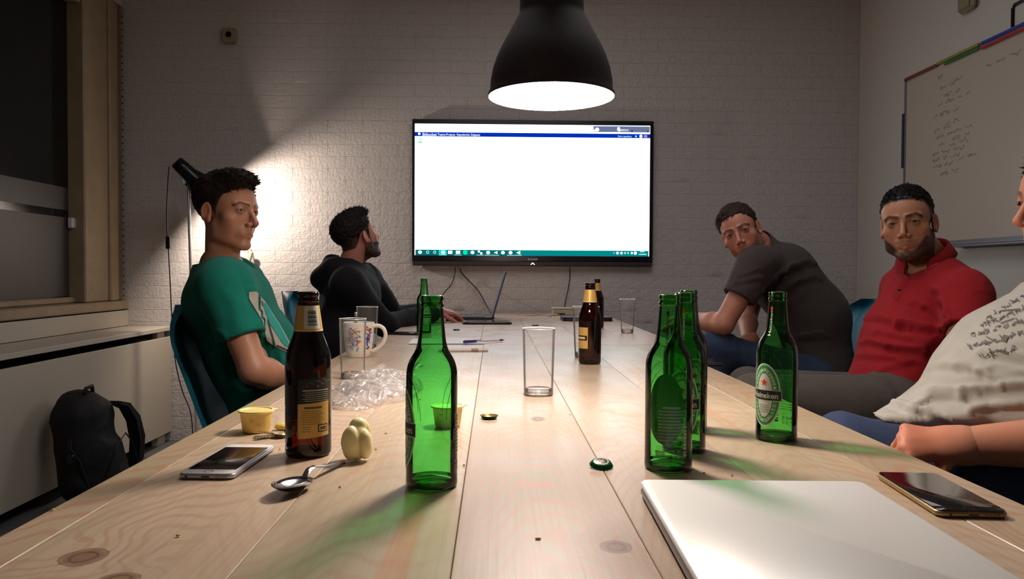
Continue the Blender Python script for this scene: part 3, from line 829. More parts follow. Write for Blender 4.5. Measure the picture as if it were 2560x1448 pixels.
L_BACKG = mat('label_grey_field', srgb(110, 112, 104), .5); BROWNPRINT = mat('label_brown_print', srgb(96, 72, 36), .5)
def copy_tree(o, parent=None):
    c = o.copy(); COL.objects.link(c)
    if parent: c.parent = parent
    for ch in o.children: copy_tree(ch, c)
    return c
def place(o, p, rz, label, cat, group=None):
    o.location = (p.x, p.y, TZ); o.rotation_euler = (0, 0, rz)
    return tag(o, label, cat, group)
def face_angle(p, off):
    """rotation that turns local -Y towards the camera, then off radians to the left as seen from it"""
    return math.atan2(p.x, p.y) * -1 - off
g0 = green_bottle()
GG = 'empty green beer bottles on the tables'
greens = [((1079, 1214), -1.50, 'nearest green beer bottle, empty, alone at front centre of the near table'),
          ((1670, 1170), math.pi + .12, 'green beer bottle with back print and barcode, closest to the silver laptop'),
          ((1709, 1125), -.12, 'middle green beer bottle of the three in line on the right'),
          ((1719, 1071), .35, 'hindmost green beer bottle of the three in line on the right'),
          ((1940, 1098), -.62, 'rightmost green beer bottle with round label near the right table edge'),
          ((1060, 832), .3, 'distant green beer bottle on the far table beside the black phone')]
for i, ((px, py), off, lab) in enumerate(greens):
    p = tab(px, py); o = g0 if i == 0 else copy_tree(g0)
    place(o, p, face_angle(p, off * -1), lab, 'bottle', GG)
b0 = brown_bottle()
GB = 'brown beer bottles with gold labels'
browns = [((771, 1136), .22, 'brown beer bottle with barcode neck and gold label beside the white phone'),
          ((1474, 909), math.pi - .95, 'brown beer bottle standing mid-table between the centre glass and the three green bottles'),
          ((1492, 820), 2.6, 'hindmost brown beer bottle on the far table behind the other brown one')]
for i, ((px, py), off, lab) in enumerate(browns):
    p = tab(px, py); o = b0 if i == 0 else copy_tree(b0)
    place(o, p, face_angle(p, off * -1), lab, 'bottle', GB)
browns[1] = None

# ------------------------------------------------------------------ glasses and mug
def glass(px, py, rt, rb, h, label):
    p = tab(px, py)
    t = empty('drinking_glass', (p.x, p.y, TZ), 0, label, 'glass', 'clear drinking glasses')
    MB().lathe([(rb - .004, 0), (rb, .002), (rb + (rt - rb) * .3, h * .3), (rt, h)], CLEARG, 40).build('wall', parent=t, smooth=True)
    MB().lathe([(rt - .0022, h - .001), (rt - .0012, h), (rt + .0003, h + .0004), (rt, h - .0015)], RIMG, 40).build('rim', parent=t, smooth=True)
    MB().lathe([(0, .001), (rb - .004, .0008), (rb - .001, .004), (rb - .001, .013), (rb - .006, .0155), (0, .014)], RIMB, 32).build('thick_base', parent=t, smooth=True)
    return t
RIMB = thin_glass('glass_base', (.94, .92, .90, 1), (.8, .78, .76, 1), .08, 1, .10, .08, 1.35)
glass(1346, 988, .0345, .031, .142, 'tall clear glass standing alone in the centre of the near table')
glass(1464, 893, .041, .034, .156, 'clear glass half hidden behind the middle brown bottle')
glass(1568, 832, .034, .026, .146, 'clear glass on the far table near its right edge')
glass(918, 872, .0365, .031, .142, 'clear glass standing behind the white mug')
glass(882, 946, .0325, .029, .146, 'clear glass standing in front of the white mug')
p = tab(897, 892)
mug = empty('mug', (p.x, p.y, TZ), 0, 'white mug with colourful print and large handle on the left of the table', 'mug')
CER = mat('white_ceramic', srgb(232, 224, 212), .2, coat=.3)
mp = [(.0, .002), (.028, .0), (.033, .004), (.038, .02), (.043, .055), (.0465, .095), (.047, .104), (.0455, .106), (.044, .104), (.0435, .095), (.040, .055), (.034, .02), (.0, .008)]
MB().lathe(smoothprof(mp, 3), CER, 48).build('body', parent=mug, smooth=True)
hp = [(.041 + .0, 0, .094), (.058, 0, .097), (.076, 0, .090), (.085, 0, .070), (.078, 0, .046), (.060, 0, .026), (.039, 0, .016)]
sm = []
for i in range(len(hp) - 1):
    for k in range(4): sm.append(Vector(hp[i]).lerp(Vector(hp[i + 1]), k / 4))
sm.append(Vector(hp[-1]))
for _ in range(3): sm = [sm[0]] + [(sm[i - 1] + sm[i] * 2 + sm[i + 1]) / 4 for i in range(1, len(sm) - 1)] + [sm[-1]]
MB().tube(sm, .0062, CER, 12).build('handle', parent=mug, smooth=True)
MPR = [(.020, .002), (.034, .004), (.038, .02), (.043, .055), (.0465, .095), (.047, .104)]
w = Wrap(MPR); rnd = random.Random(12)
PB = mat('print_blue', srgb(58, 62, 150), .4); PR = mat('print_red', srgb(196, 78, 62), .4); PY = mat('print_yellow', srgb(230, 190, 80), .4); PG = mat('print_grey_blue', srgb(130, 150, 170), .4); PD = mat('print_dark_green', srgb(40, 70, 50), .4)
def patch(u0, u1, z0, z1, mats_, n):
    for k in range(n):
        u, z = rnd.uniform(u0, u1), rnd.uniform(z0, z1); a = rnd.uniform(0, 3.1); l, wd_ = rnd.uniform(.003, .008), rnd.uniform(.0012, .0026)
        c, s_ = math.cos(a), math.sin(a)
        w.add([(u + x * c * l - y * s_ * wd_, z + x * s_ * l + y * c * wd_) for x, y in ((-1, -1), (1, -1), (1, 1), (-1, 1))], [(0, 1, 2, 3)], rnd.choice(mats_), 1 + k % 4)
patch(-.022, .006, .032, .088, [PB, PB, PG, PG, PB], 46); patch(-.010, .010, .040, .086, [PR, PR, PY, PB], 36); patch(-.016, .006, .024, .034, [PG], 10)
patch(.026, .034, .025, .070, [PB, PB, PY, PB], 22); patch(.026, .035, .072, .090, [PD, PR, PD], 10)
w.b.build('print', parent=mug)
mug.rotation_euler = (0, 0, -.1)
sp = empty('teaspoon', (p.x - .012, p.y + .03, TZ + .012), 0, 'metal teaspoon standing in the white mug', 'spoon')
MB().tube([(0, 0, 0), (-.002, .004, .06), (-.004, .008, .112), (-.004, .009, .122)], [.003, .0025, .005, .004], STEEL, 8).build('handle', parent=sp, smooth=True)

# ------------------------------------------------------------------ phones and laptops
def rrect(w, h, r, n=6):
    pts = []
    for cx, cy, a in ((w / 2 - r, h / 2 - r, 0), (-w / 2 + r, h / 2 - r, 90), (-w / 2 + r, -h / 2 + r, 180), (w / 2 - r, -h / 2 + r, 270)):
        for i in range(n + 1):
            t = math.radians(a + 90 * i / n); pts.append((cx + r * math.cos(t), cy + r * math.sin(t)))
    return pts
def slabr(w, h, z0, z1, r, m, bev=.001, n=6):
    b = MB(); rings = [(w - 2 * bev, h - 2 * bev, z0, max(r - bev, .0005)), (w, h, z0 + bev, r), (w, h, z1 - bev, r), (w - 2 * bev, h - 2 * bev, z1, max(r - bev, .0005))]
    k = 4 * (n + 1); vs = []
    for a, c, z, rr in rings: vs += [(x, y, z) for x, y in rrect(a, c, rr, n)]
    fs = [(j * k + i, j * k + (i + 1) % k, (j + 1) * k + (i + 1) % k, (j + 1) * k + i) for j in range(3) for i in range(k)]
    fs += [tuple(range(k))[::-1], tuple(3 * k + i for i in range(k))]
    return b.add(vs, fs, m)
def phone(p, rz, w, h, body, front, label, screen=(.87, .75), glassm=BLKGLASS):
    t = empty('smartphone', (p.x, p.y, TZ), rz, label, 'phone')
    slabr(w, h, .0003, .0072, .010, body, .0022).build('body', parent=t, smooth=True, auto=50)
    slabr(w - .003, h - .003, .0072, .0078, .009, front, .0003).build('front_glass', parent=t, smooth=True, auto=50)
    slabr(w * screen[0], h * screen[1], .0078, .0080, .001, glassm, .0001, 2).build('screen', parent=t, smooth=True, auto=50)
    b = MB(); b.box((-.005, -h / 2 - .0002, .0028), (.005, -h / 2 + .002, .0048), BLACKP); b.build('charging_port', parent=t)
    b = MB()
    for i in range(6): b.lathe([(0, 0), (.0007, 0)], BLACKP, 6, (.012 + i * .0028, 0, 0))
    o = b.build('speaker_hole', parent=t); o.rotation_euler = (math.pi / 2, 0, 0); o.location = (0, -h / 2 - .0003, .0038); tag(o, kind='stuff')
    MB().lathe([(0, 0), (.0016, 0)], BLACKP, 10).build('headphone_jack', parent=t).matrix_local = Matrix.Translation((-.024, -h / 2 - .0003, .0038)) @ Matrix.Rotation(math.pi / 2, 4, 'X')
    b = MB(); b.lathe([(.0048, 0), (.0056, .0001)], STEEL if body is WHITEP else BLACKP, 20, (0, -h / 2 + .0105, .00795)); b.build('home_button', parent=t)
    return t
def quad(a, b_, c, d):   # front-left, front-right, back-right, back-left pixels on the table
    P = [tab(*q, TZ + .007) for q in (a, b_, c, d)]
    ctr = (P[0] + P[1] + P[2] + P[3]) / 4
    up = ((P[2] + P[3]) - (P[0] + P[1])) / 2; sd = ((P[1] + P[2]) - (P[0] + P[3])) / 2
    return ctr, math.atan2(-up.x, up.y), sd.length, up.length
SILVERP = mat('silver_phone_back', srgb(190, 188, 195), .3, metal=.6)
c, rz, w_, h_ = quad((445, 1184), (581, 1188), (689, 1114), (572, 1110))
phone(c, rz, w_, h_, SILVERP, WHITEP, 'white smartphone with dark screen lying at the left table edge', glassm=mat('screen_brownish', (.02, .012, .012, 1), .12))
c, rz, w_, h_ = quad((2349, 1286), (2520, 1276), (2331, 1182), (2196, 1182))
phone(c, rz, w_, h_, GOLDM, BLKGLASS, 'black-faced gold smartphone lying at the right beside the silver laptop', screen=(.95, .8))
p = tab(1013, 836); phone(p, 1.35, .07, .14, BLACKP, BLKGLASS, 'black smartphone on the far table beside the distant green bottle')
p = tab(1770, 909); phone(p, -.1, .066, .13, BLACKP, BLKGLASS, 'black smartphone near the right edge behind the three green bottles')
# glasses lying by the phone: a small gold coloured bottle opener shape
# silver laptop
a_ = tab(1600, 1203, TZ + .017)
lx0, lx1, ly1 = a_.x, .432, a_.y + .002
lpw, lph = lx1 - lx0, .362
lap = empty('closed_laptop', ((lx0 + lx1) / 2 - .006, ly1 - lph / 2, TZ), -.035, 'closed silver laptop with glare lying at the near right of the table', 'laptop')
slabr(lpw, lph, .002, .0105, .012, ALUD, .0025).build('base', parent=lap, smooth=True, auto=50)
slabr(lpw, lph, .0115, .0175, .012, ALU, .0018).build('lid', parent=lap, smooth=True, auto=50)
slabr(lpw - .01, lph - .01, .0102, .0118, .010, BLACKP, .0002).build('seam_gasket', parent=lap)
for sx in (-1, 1):
    for sy in (-1, 1):
        MB().lathe([(0, 0), (.006, 0), (.006, .0022)], BLACKP, 12, (sx * (lpw / 2 - .03), sy * (lph / 2 - .03), 0)).build('rubber_foot', parent=lap)
# open black laptop on the far table
p0 = tab(1228, 797)
lp = empty('open_laptop', (p0.x + .01, 4.20, TZ), 0, 'open black laptop seen from the side in front of the second man', 'laptop')
MB().box((-.25, -.17, .003), (0, .17, .020), BLACKP, .004).build('base', parent=lp)
KEYM = mat('keys_dark', srgb(34, 36, 36), .5)
kb = MB()
for i in range(5):
    for j in range(13): kb.box((-.20 + i * .026 + .03, -.15 + j * .023, .0205), (-.20 + i * .026 + .052, -.15 + j * .023 + .020, .0225), KEYM)
tag(kb.build('keyboard', parent=lp), kind='stuff')
LSCR = emat('laptop_screen_glow', (.25, .38, .55, 1), .35)
lid = MB().box((-.006, -.17, 0), (.004, .17, .255), mat('laptop_lid', srgb(58, 60, 70), .35), .003).build('lid', parent=lp)
lid.location = (-.002, 0, .018); lid.rotation_euler = (0, math.radians(16), 0)
MB().box((-.0068, -.155, .018), (-.0062, .155, .24), LSCR).build('screen', parent=lid)
MB().tube([(-.0, -.14, .016), (0, .14, .016)], .008, BLACKP, 8).build('hinge', parent=lp)
tb = empty('tablet', (p0.x - .02, 3.86, TZ), .04, 'flat black tablet with rounded corners in front of the open laptop', 'tablet')
slabr(.25, .17, .001, .012, .03, BLACKP, .004).build('body', parent=tb, smooth=True, auto=50)
slabr(.22, .14, .0118, .0122, .012, BLKGLASS, .0001).build('screen', parent=tb)
p1 = tab(1458, 797)
nb = empty('closed_notebook_computer', (p1.x, 4.15, TZ), 0, 'closed dark notebook computer on the far table behind the brown bottles', 'laptop')
slabr(.27, .19, .001, .010, .02, BLACKP, .002).build('base', parent=nb, smooth=True, auto=50)
slabr(.27, .19, .0125, .022, .02, mat('navy_lid', srgb(40, 42, 62), .35), .003).build('lid', parent=nb, smooth=True, auto=50)
slabr(.255, .175, .0098, .0127, .018, mat('grey_seam', srgb(110, 105, 110), .5), .0001).build('seam', parent=nb)
p2 = tab(1408, 786)
rb = empty('adapter_box', (p2.x, 4.66, TZ), .0, 'small cream white box on the far table under the hanging cable', 'box')
MB().box((-.075, -.05, .0), (.075, .05, .036), mat('cream_box', srgb(178, 168, 150), .5), .005).build('housing', parent=rb)
MB().box((-.077, -.052, .0365), (.078, .052, .046), mat('cream_lid', srgb(186, 176, 158), .5), .004).build('lid', parent=rb)
MB().box((-.07, -.056, .003), (.0, -.051, .012), BLACKP, .001).build('port_strip', parent=rb)
cable([tab(1290, 786, TZ + .004), tab(1325, 789, TZ + .004), tab(1352, 787, TZ + .004), tab(1378, 791, TZ + .004)], .003, PALECABLE, 'cable', 'pale cable with a plug lying on the far table left of the white box')
p3 = tab(1374, 790)
o = empty('plug', (p3.x + .02, p3.y, TZ + .001), .3, 'small pale plug lying before the white box', 'plug')
MB().box((-.03, -.008, 0), (.03, .008, .012), mat('plug_pale', srgb(188, 176, 164), .5), .003).build('body', parent=o)
MB().box((.03, -.005, .003), (.045, .005, .009), STEEL, .001).build('connector', parent=o)

# ------------------------------------------------------------------ small things on the tables
# paper, pen, white stick
PAPER = mat('paper', srgb(244, 240, 238), .7)
A, B_, C_, D_ = tab(1020, 861), tab(1213, 861), tab(1178, 848), tab(1032, 848)
pp = empty('paper_sheet', ((A.x + B_.x) / 2, (A.y + D_.y) / 2, TZ), 0, 'white sheet of paper under the blue pen on the far table', 'paper')
b = MB(); nn = 8; vs = []
for j in (0, 1):
    for i in range(nn + 1):
        q = (A.lerp(B_, i / nn)) if j == 0 else (D_.lerp(C_, i / nn)); vs.append((q.x - pp.location.x, q.y - pp.location.y, .001 + .0015 * math.sin(i * 1.3) * j + .0012))
top = [(i, i + 1, nn + 2 + i, nn + 1 + i) for i in range(nn)]
b.add(vs + [(x, y, z - .0008) for x, y, z in vs], top + [tuple(k + 2 * (nn + 1) for k in f[::-1]) for f in top], PAPER); b.build('sheet', parent=pp)
PENB = mat('pen_blue', srgb(48, 40, 120), .3); PENW = mat('pen_white_barrel', srgb(214, 205, 220), .35)
a_, b_ = tab(1159, 855, TZ + .0075), tab(1261, 850, TZ + .0065)
pn = empty('ballpoint_pen', a_, 0, 'blue and white ballpoint pen lying on the paper sheet', 'pen')
d = b_ - a_
MB().tube([Vector((0, 0, 0)), d * .08, d * .30], [.0046, .005, .0042], PENB, 10).build('cap', parent=pn, smooth=True, auto=40)
MB().tube([d * .02 + Vector((0, -.003, .005)), d * .42 + Vector((0, -.003, .004))], .0011, PENB, 6).build('clip', parent=pn)
MB().tube([d * .30, d * .88], .0036, PENW, 10).build('barrel', parent=pn, smooth=True, auto=40)
MB().tube([d * .88, d * .93, d * .97, d], [.0044, .0038, .002, .0006], PENB, 10).build('tip', parent=pn, smooth=True, auto=40)
a_, b_ = tab(1096, 876, TZ + .005), tab(1220, 875, TZ + .005)
ws = empty('whitish_stick', a_, 0, 'slim whitish stick lying behind the nearest green bottle', 'stick')  # plain stick, its use unknown
d = b_ - a_
MB().tube([Vector((0, 0, 0)), d * .5, d], [.0045, .0048, .0048], mat('stick_white', srgb(214, 196, 190), .4), 8).build('shaft', parent=ws, smooth=True, auto=40)
MB().tube([d * .66, d * .80], [.0052, .0052], mat('stick_band', srgb(150, 120, 110), .4), 8).build('band', parent=ws, smooth=True, auto=40)

# crown caps
CAPG = mat('cap_green', srgb(20, 72, 40), .3, metal=.3); CAPD = mat('cap_gold_inside', srgb(150, 130, 80), .35, metal=.5); CAPK = mat('cap_black', srgb(18, 16, 16), .4)
def cap(px, py, outer_m, inner_m, flip, label, tilt=(0, 0, 0), z=0.0, star=True):
    p = tab(px, py); t = empty('bottle_cap', (p.x, p.y, TZ + z), 0, label, 'bottle cap', rot=tilt)
    b = MB(); n = 63; vs = []; fs = []
    prof = [(.0001, .0062), (.0105, .0060), (.0128, .0048), (.0138, .0022), (.0156, .0002)]
    for k, (r, zz) in enumerate(prof):
        for i in range(n):
            a = 2 * math.pi * i / n; rr = r + (.0006 * math.cos(a * 21) * (k - 1) / 2 if k > 1 else 0)
            vs.append((rr * math.cos(a), rr * math.sin(a), zz if not flip else .0064 - zz))
    for k in range(len(prof) - 1):
        for i in range(n): fs.append((k * n + i, k * n + (i + 1) % n, (k + 1) * n + (i + 1) % n, (k + 1) * n + i))
    b.add(vs, fs, outer_m); b.build('crown', parent=t, smooth=True)
    MB().lathe([(0, .0054), (.010, .0052), (.0122, .0042), (.0130, .002)] if not flip else [(0, .0010), (.010, .0012), (.0122, .0022), (.0134, .0046), (.0150, .0060)], inner_m, 32).build('liner', parent=t, smooth=True)
    if star and not flip:
        v = [(0, 0, .00635)] + [((.0062 if i % 2 == 0 else .0026) * math.sin(math.pi * i / 5), (.0062 if i % 2 == 0 else .0026) * math.cos(math.pi * i / 5), .0063) for i in range(10)]
        MB().add(v, [(0, 1 + (i + 1) % 10, 1 + i) for i in range(10)], L_RED).build('star_print', parent=t)
        MB().lathe([(.0082, .00625), (.0095, .0062)], L_WHITE, 24).build('ring_print', parent=t)
    return t
cap(1223, 1047, CAPG, CAPD, True, 'upturned green bottle cap with gold inside beside the nearest green bottle')
cap(1503, 1170, CAPG, CAPD, False, 'tilted green bottle cap on the plank joint in front of the green bottles', (math.radians(12), math.radians(-6), .6), .0035)
cap(1141, 826, CAPK, CAPK, False, 'tiny black bottle cap on the far table behind the paper', star=False)
p = tab(1338, 815); q = empty('dark_trinket', (p.x, p.y, TZ), 0, 'tiny dark object on the far table behind the centre glass', 'trinket')  # small dark thing of unknown kind
slabr(.034, .012, 0, .005, .005, BLACKP, .0015).build('body', parent=q); MB().lathe([(0, .005), (.004, .0062), (.005, .005)], BLACKP, 10, (.006, 0, 0)).build('knob', parent=q)

# yellow dip cups
CUPM = mat('yellow_plastic_cup', srgb(238, 208, 122), .35); LIDM = mat('yellow_lid', srgb(244, 226, 140), .25)
CUPM.node_tree.nodes['Principled BSDF'].inputs['Transmission Weight'].default_value = 0
DIPM = mat('dip_filling', srgb(226, 196, 108), .6, noise=(60, .3))
def cup(px, py, label):
    p = tab(px, py); t = empty('dip_cup', (p.x, p.y, TZ), .4, label, 'cup', 'small yellow dip cups')
    MB().lathe([(0, .0005), (.0195, .0005), (.0215, .003), (.0252, .031), (.0262, .033)], CUPM, 36).build('body', parent=t, smooth=True, auto=40)
    MB().lathe([(0, .0345), (.0235, .0345), (.0245, .0360), (.0282, .0358), (.0285, .0335), (.0262, .0330)], LIDM, 36).build('lid', parent=t, smooth=True, auto=40)
    MB().box((.024, -.006, .0335), (.0335, .006, .0350), LIDM, .0005).build('pull_tab', parent=t)
    b = MB(); rnd = random.Random(int(px))
    for k in range(9):
        a = rnd.uniform(0, 6.28); z = rnd.uniform(.006, .026); r = np.interp(z, [.003, .031], [.0217, .0255]); u = rnd.uniform(.06, .16); h = rnd.uniform(.002, .005)
        b.add([(r * math.cos(a + s_ * u), r * math.sin(a + s_ * u), z + t_ * h) for s_, t_ in ((-1, -1), (1, -.7), (1, 1), (-1, .8))], [(0, 1, 2, 3)], DIPM)
    tag(b.build('herb_flecks', parent=t), kind='stuff')
    return t
cup(641, 1079, 'small lidded yellow dip cup near the left table edge behind the white phone')
cup(1119, 1066, 'small lidded yellow dip cup hidden behind the nearest green bottle')

# spoon
STL = STEEL
s0, s1 = tab(735, 1228), tab(855, 1163)
d = (s1 - s0); ang = math.atan2(d.y, d.x); ln = d.length
spn = empty('spoon', (s0.x, s0.y, TZ), ang, 'metal spoon lying on the table before the garlic bulb', 'spoon')
b = MB(); vs = []; fs = []; nu, nv = 20, 7
for j in range(nv):
    for i in range(nu):
        a = 2 * math.pi * i / nu; r = j / (nv - 1)
        x = -.004 + r * .031 * math.cos(a) - (.003 * r * r if math.cos(a) < 0 else 0); y = r * .0205 * math.sin(a) * (1 - .18 * math.cos(a) * -1)
        vs.append((x, y, .0022 + .0085 * r ** 2.2 + (.004 * r if math.cos(a) < 0 else .0)))
for j in range(nv - 1):
    for i in range(nu): fs.append((j * nu + i, j * nu + (i + 1) % nu, (j + 1) * nu + (i + 1) % nu, (j + 1) * nu + i))
vs2 = [(x, y, z - .0012) for x, y, z in vs]; o_ = len(vs)
b.add(vs + vs2, fs + [tuple(k + o_ for k in f[::-1]) for f in fs] + [((nv - 1) * nu + i, (nv - 1) * nu + (i + 1) % nu, o_ + (nv - 1) * nu + (i + 1) % nu, o_ + (nv - 1) * nu + i) for i in range(nu)], STL)
b.build('bowl', parent=spn, smooth=True)
b = MB(); path = [(.024, .010, .004), (.036, .017, .0045), (.050, .0165, .0036), (.075, .010, .0034), (.105, .006, .0042), (.125, .004, .0052), (ln + .0, .0015, .0058)]
vs = []; fs = []
for x, z, wdt in path:
    vs += [(x, -wdt, z), (x, -wdt * .5, z + .0018), (x, wdt * .5, z + .0018), (x, wdt, z), (x, wdt * .5, z - .0008), (x, -wdt * .5, z - .0008)]
for j in range(len(path) - 1):
    for k in range(6): fs.append((j * 6 + k, j * 6 + (k + 1) % 6, (j + 1) * 6 + (k + 1) % 6, (j + 1) * 6 + k))
fs += [tuple(range(6))[::-1], tuple((len(path) - 1) * 6 + k for k in range(6))]
b.add(vs, fs, STL).build('handle', parent=spn, smooth=True, auto=60)

# keys
p = tab(688, 1093); ky = empty('key_bunch', (p.x, p.y, TZ), .12, 'brass and steel keys lying behind the white phone', 'keys')
BRASS = mat('brass', (.78, .66, .42, 1), .25, metal=1)
def key(nm, z, rz, m, l=.032):
    b = MB(); b.box((-l, -.0038, 0), (0, .0038, .002), m, .0005)
    for i in range(5): b.box((-l + .003 + i * .005, -.0055, 0), (-l + .0055 + i * .005, -.0036, .002), m)
    b.lathe([(.0035, 0), (.010, 0), (.0112, .001), (.010, .0022), (.0035, .0022), (.0035, 0)], m, 20, (.010, 0, 0))
    o = b.build(nm, parent=ky); o.location = (0, 0, z); o.rotation_euler = (0, 0, rz); return o
key('key', .0003, .1, BRASS); key('key', .0027, .55, STEEL); key('key', .0051, -.5, BRASS)
MB().tube([(.022 + .009 * math.cos(a * .5236), .009 * math.sin(a * .5236), .004 + .001 * math.sin(a)) for a in range(13)], .0009, STEEL, 6, False).build('key_ring', parent=ky)
MB().box((.012, .004, .006), (.034, .018, .010), BLACKP, .002).build('key_fob', parent=ky)
p = tab(706, 1075); q = empty('crumb', (p.x, p.y, TZ), 0, 'yellow crumb of peel behind the brown bottle', 'crumb')
PEEL = mat('yellow_peel', srgb(220, 196, 96), .5)
def lump(b, c, r, m, seed, n=10, rough=.2):
    rnd = random.Random(seed); vs = []; fs = []
    for j in range(n // 2 + 1):
        for i in range(n):
            th = math.pi * j / (n // 2); a = 2 * math.pi * i / n; k = 1 + rnd.uniform(-rough, rough)
            vs.append((c[0] + r[0] * k * math.sin(th) * math.cos(a), c[1] + r[1] * k * math.sin(th) * math.sin(a), c[2] + r[2] * math.cos(th)))
    for j in range(n // 2):
        for i in range(n): fs.append((j * n + i, (j + 1) * n + i, (j + 1) * n + (i + 1) % n, j * n + (i + 1) % n))
    b.add(vs, fs, m)
b = MB(); lump(b, (0, 0, .006), (.013, .009, .0062), PEEL, 4); b.build('peel', parent=q, smooth=True)
rnd = random.Random(77); cr = MB()
for k, (px, py) in enumerate(((1345, 1350), (131, 1277), (940, 1125), (965, 1085), (1160, 1165), (1640, 1130), (1425, 1038), (860, 1130), (445, 1342), (1760, 1185), (700, 1125), (1050, 1000), (850, 1220), (1830, 1190))):
    p = tab(px, py); lump(cr, (p.x, p.y, TZ + .0012), (rnd.uniform(.0015, .004), rnd.uniform(.001, .002), .0012), PEEL, k, 6)
tag(cr.build('bread_crumbs', smooth=True), 'tiny pale crumbs scattered over the near table', 'crumbs', kind='stuff')

# crumpled clear plastic bag
def vnoise(P, sc, seed=0):
    """value noise, numpy"""
    Q = P * sc; I = np.floor(Q).astype(np.int64); Fr = Q - I; Fr = Fr * Fr * (3 - 2 * Fr)
    def h(a, b_, c):
        n = (a * 374761393 + b_ * 668265263 + c * 2147483647 + seed * 974711) & 0xffffffff
        n = ((n ^ (n >> 13)) * 1274126177) & 0xffffffff
        return ((n ^ (n >> 16)) & 0xffff) / 65535.0
    r = 0
    for dx in (0, 1):
        for dy in (0, 1):
            for dz in (0, 1):
                w_ = (Fr[:, 0] if dx else 1 - Fr[:, 0]) * (Fr[:, 1] if dy else 1 - Fr[:, 1]) * (Fr[:, 2] if dz else 1 - Fr[:, 2])
                r = r + w_ * h(I[:, 0] + dx, I[:, 1] + dy, I[:, 2] + dz)
    return r
BAGM = thin_glass('clear_plastic_film', (.97, .96, .96, 1), (.95, .94, .94, 1), .14, 1, .08, .15, 1.2)
pb = tab(925, 985)
bag = empty('plastic_bag', (pb.x, pb.y, TZ), .0, 'crumpled clear plastic bag behind the left brown bottle', 'plastic bag')
def crumple(name, cx, cy, rx, ry, h, seed, n=62):
    u = np.linspace(-1, 1, n); X, Y = np.meshgrid(u, u); R = np.sqrt(X ** 2 + Y ** 2)
    ang = np.arctan2(Y, X); P = np.stack([X.ravel() * 1.4, Y.ravel() * 1.4, np.full(n * n, seed * 3.1)], 1)
    n1 = vnoise(P, 1.7, seed).reshape(n, n); n2 = vnoise(P, 5.1, seed + 1).reshape(n, n); n3 = vnoise(P, 11., seed + 2).reshape(n, n)
    rid = 1 - np.abs(2 * n2 - 1); rid3 = 1 - np.abs(2 * n3 - 1)
    Z = np.clip(1 - R ** 2.6, 0, 1) ** .6 * (.35 + .75 * n1) * h + (rid ** 3) * h * .24 * np.clip(1.15 - R, 0, 1) + rid3 ** 2 * h * .10 * np.clip(1.2 - R, 0, 1) + .0012
    sc = 1 / np.maximum(1, np.maximum(np.abs(X), np.abs(Y)) * 0 + R)      # round the corners
    V = np.stack([(cx + X * sc * rx + (n2 - .5) * .012).ravel(), (cy + Y * sc * ry + (n3 - .5) * .012).ravel(), Z.ravel()], 1)
    F_ = [(j * n + i, j * n + i + 1, (j + 1) * n + i + 1, (j + 1) * n + i) for j in range(n - 1) for i in range(n - 1) if R[j, i] < 1.12]
    return np_mesh(name, V, F_, BAGM, bag, smooth=False)
crumple('film', .0, .0, .102, .15, .036, 3); crumple('film_layer', .022, .05, .084, .10, .052, 9, 40); crumple('film_tail', -.005, -.12, .052, .075, .018, 14, 30)
b = MB()     # twisted end standing up
rnd = random.Random(2)
for k in range(7):
    a = rnd.uniform(0, 6.28); pts = [Vector((.072, .075, .035))]
    for i in range(4): pts.append(pts[-1] + Vector((.010 + rnd.uniform(-.008, .008), rnd.uniform(-.01, .01), .009 + rnd.uniform(-.008, .006))))
    for i in range(4):
        p_, q_ = pts[i], pts[i + 1]; s_ = Vector((rnd.uniform(-.01, .01), rnd.uniform(-.01, .01), rnd.uniform(-.006, .01)))
        b.add([p_, q_, q_ + s_, p_ + s_ * .6], [(0, 1, 2, 3)], BAGM)
b.build('twisted_end', parent=bag)

# garlic bulb
GARM = mat('garlic_skin', srgb(238, 227, 172), .42, noise=(40, .06)); GARM.node_tree.nodes['Principled BSDF'].inputs['Subsurface Weight'].default_value = .15
GARM.node_tree.nodes['Principled BSDF'].inputs['Subsurface Radius'].default_value = (.01, .008, .004)
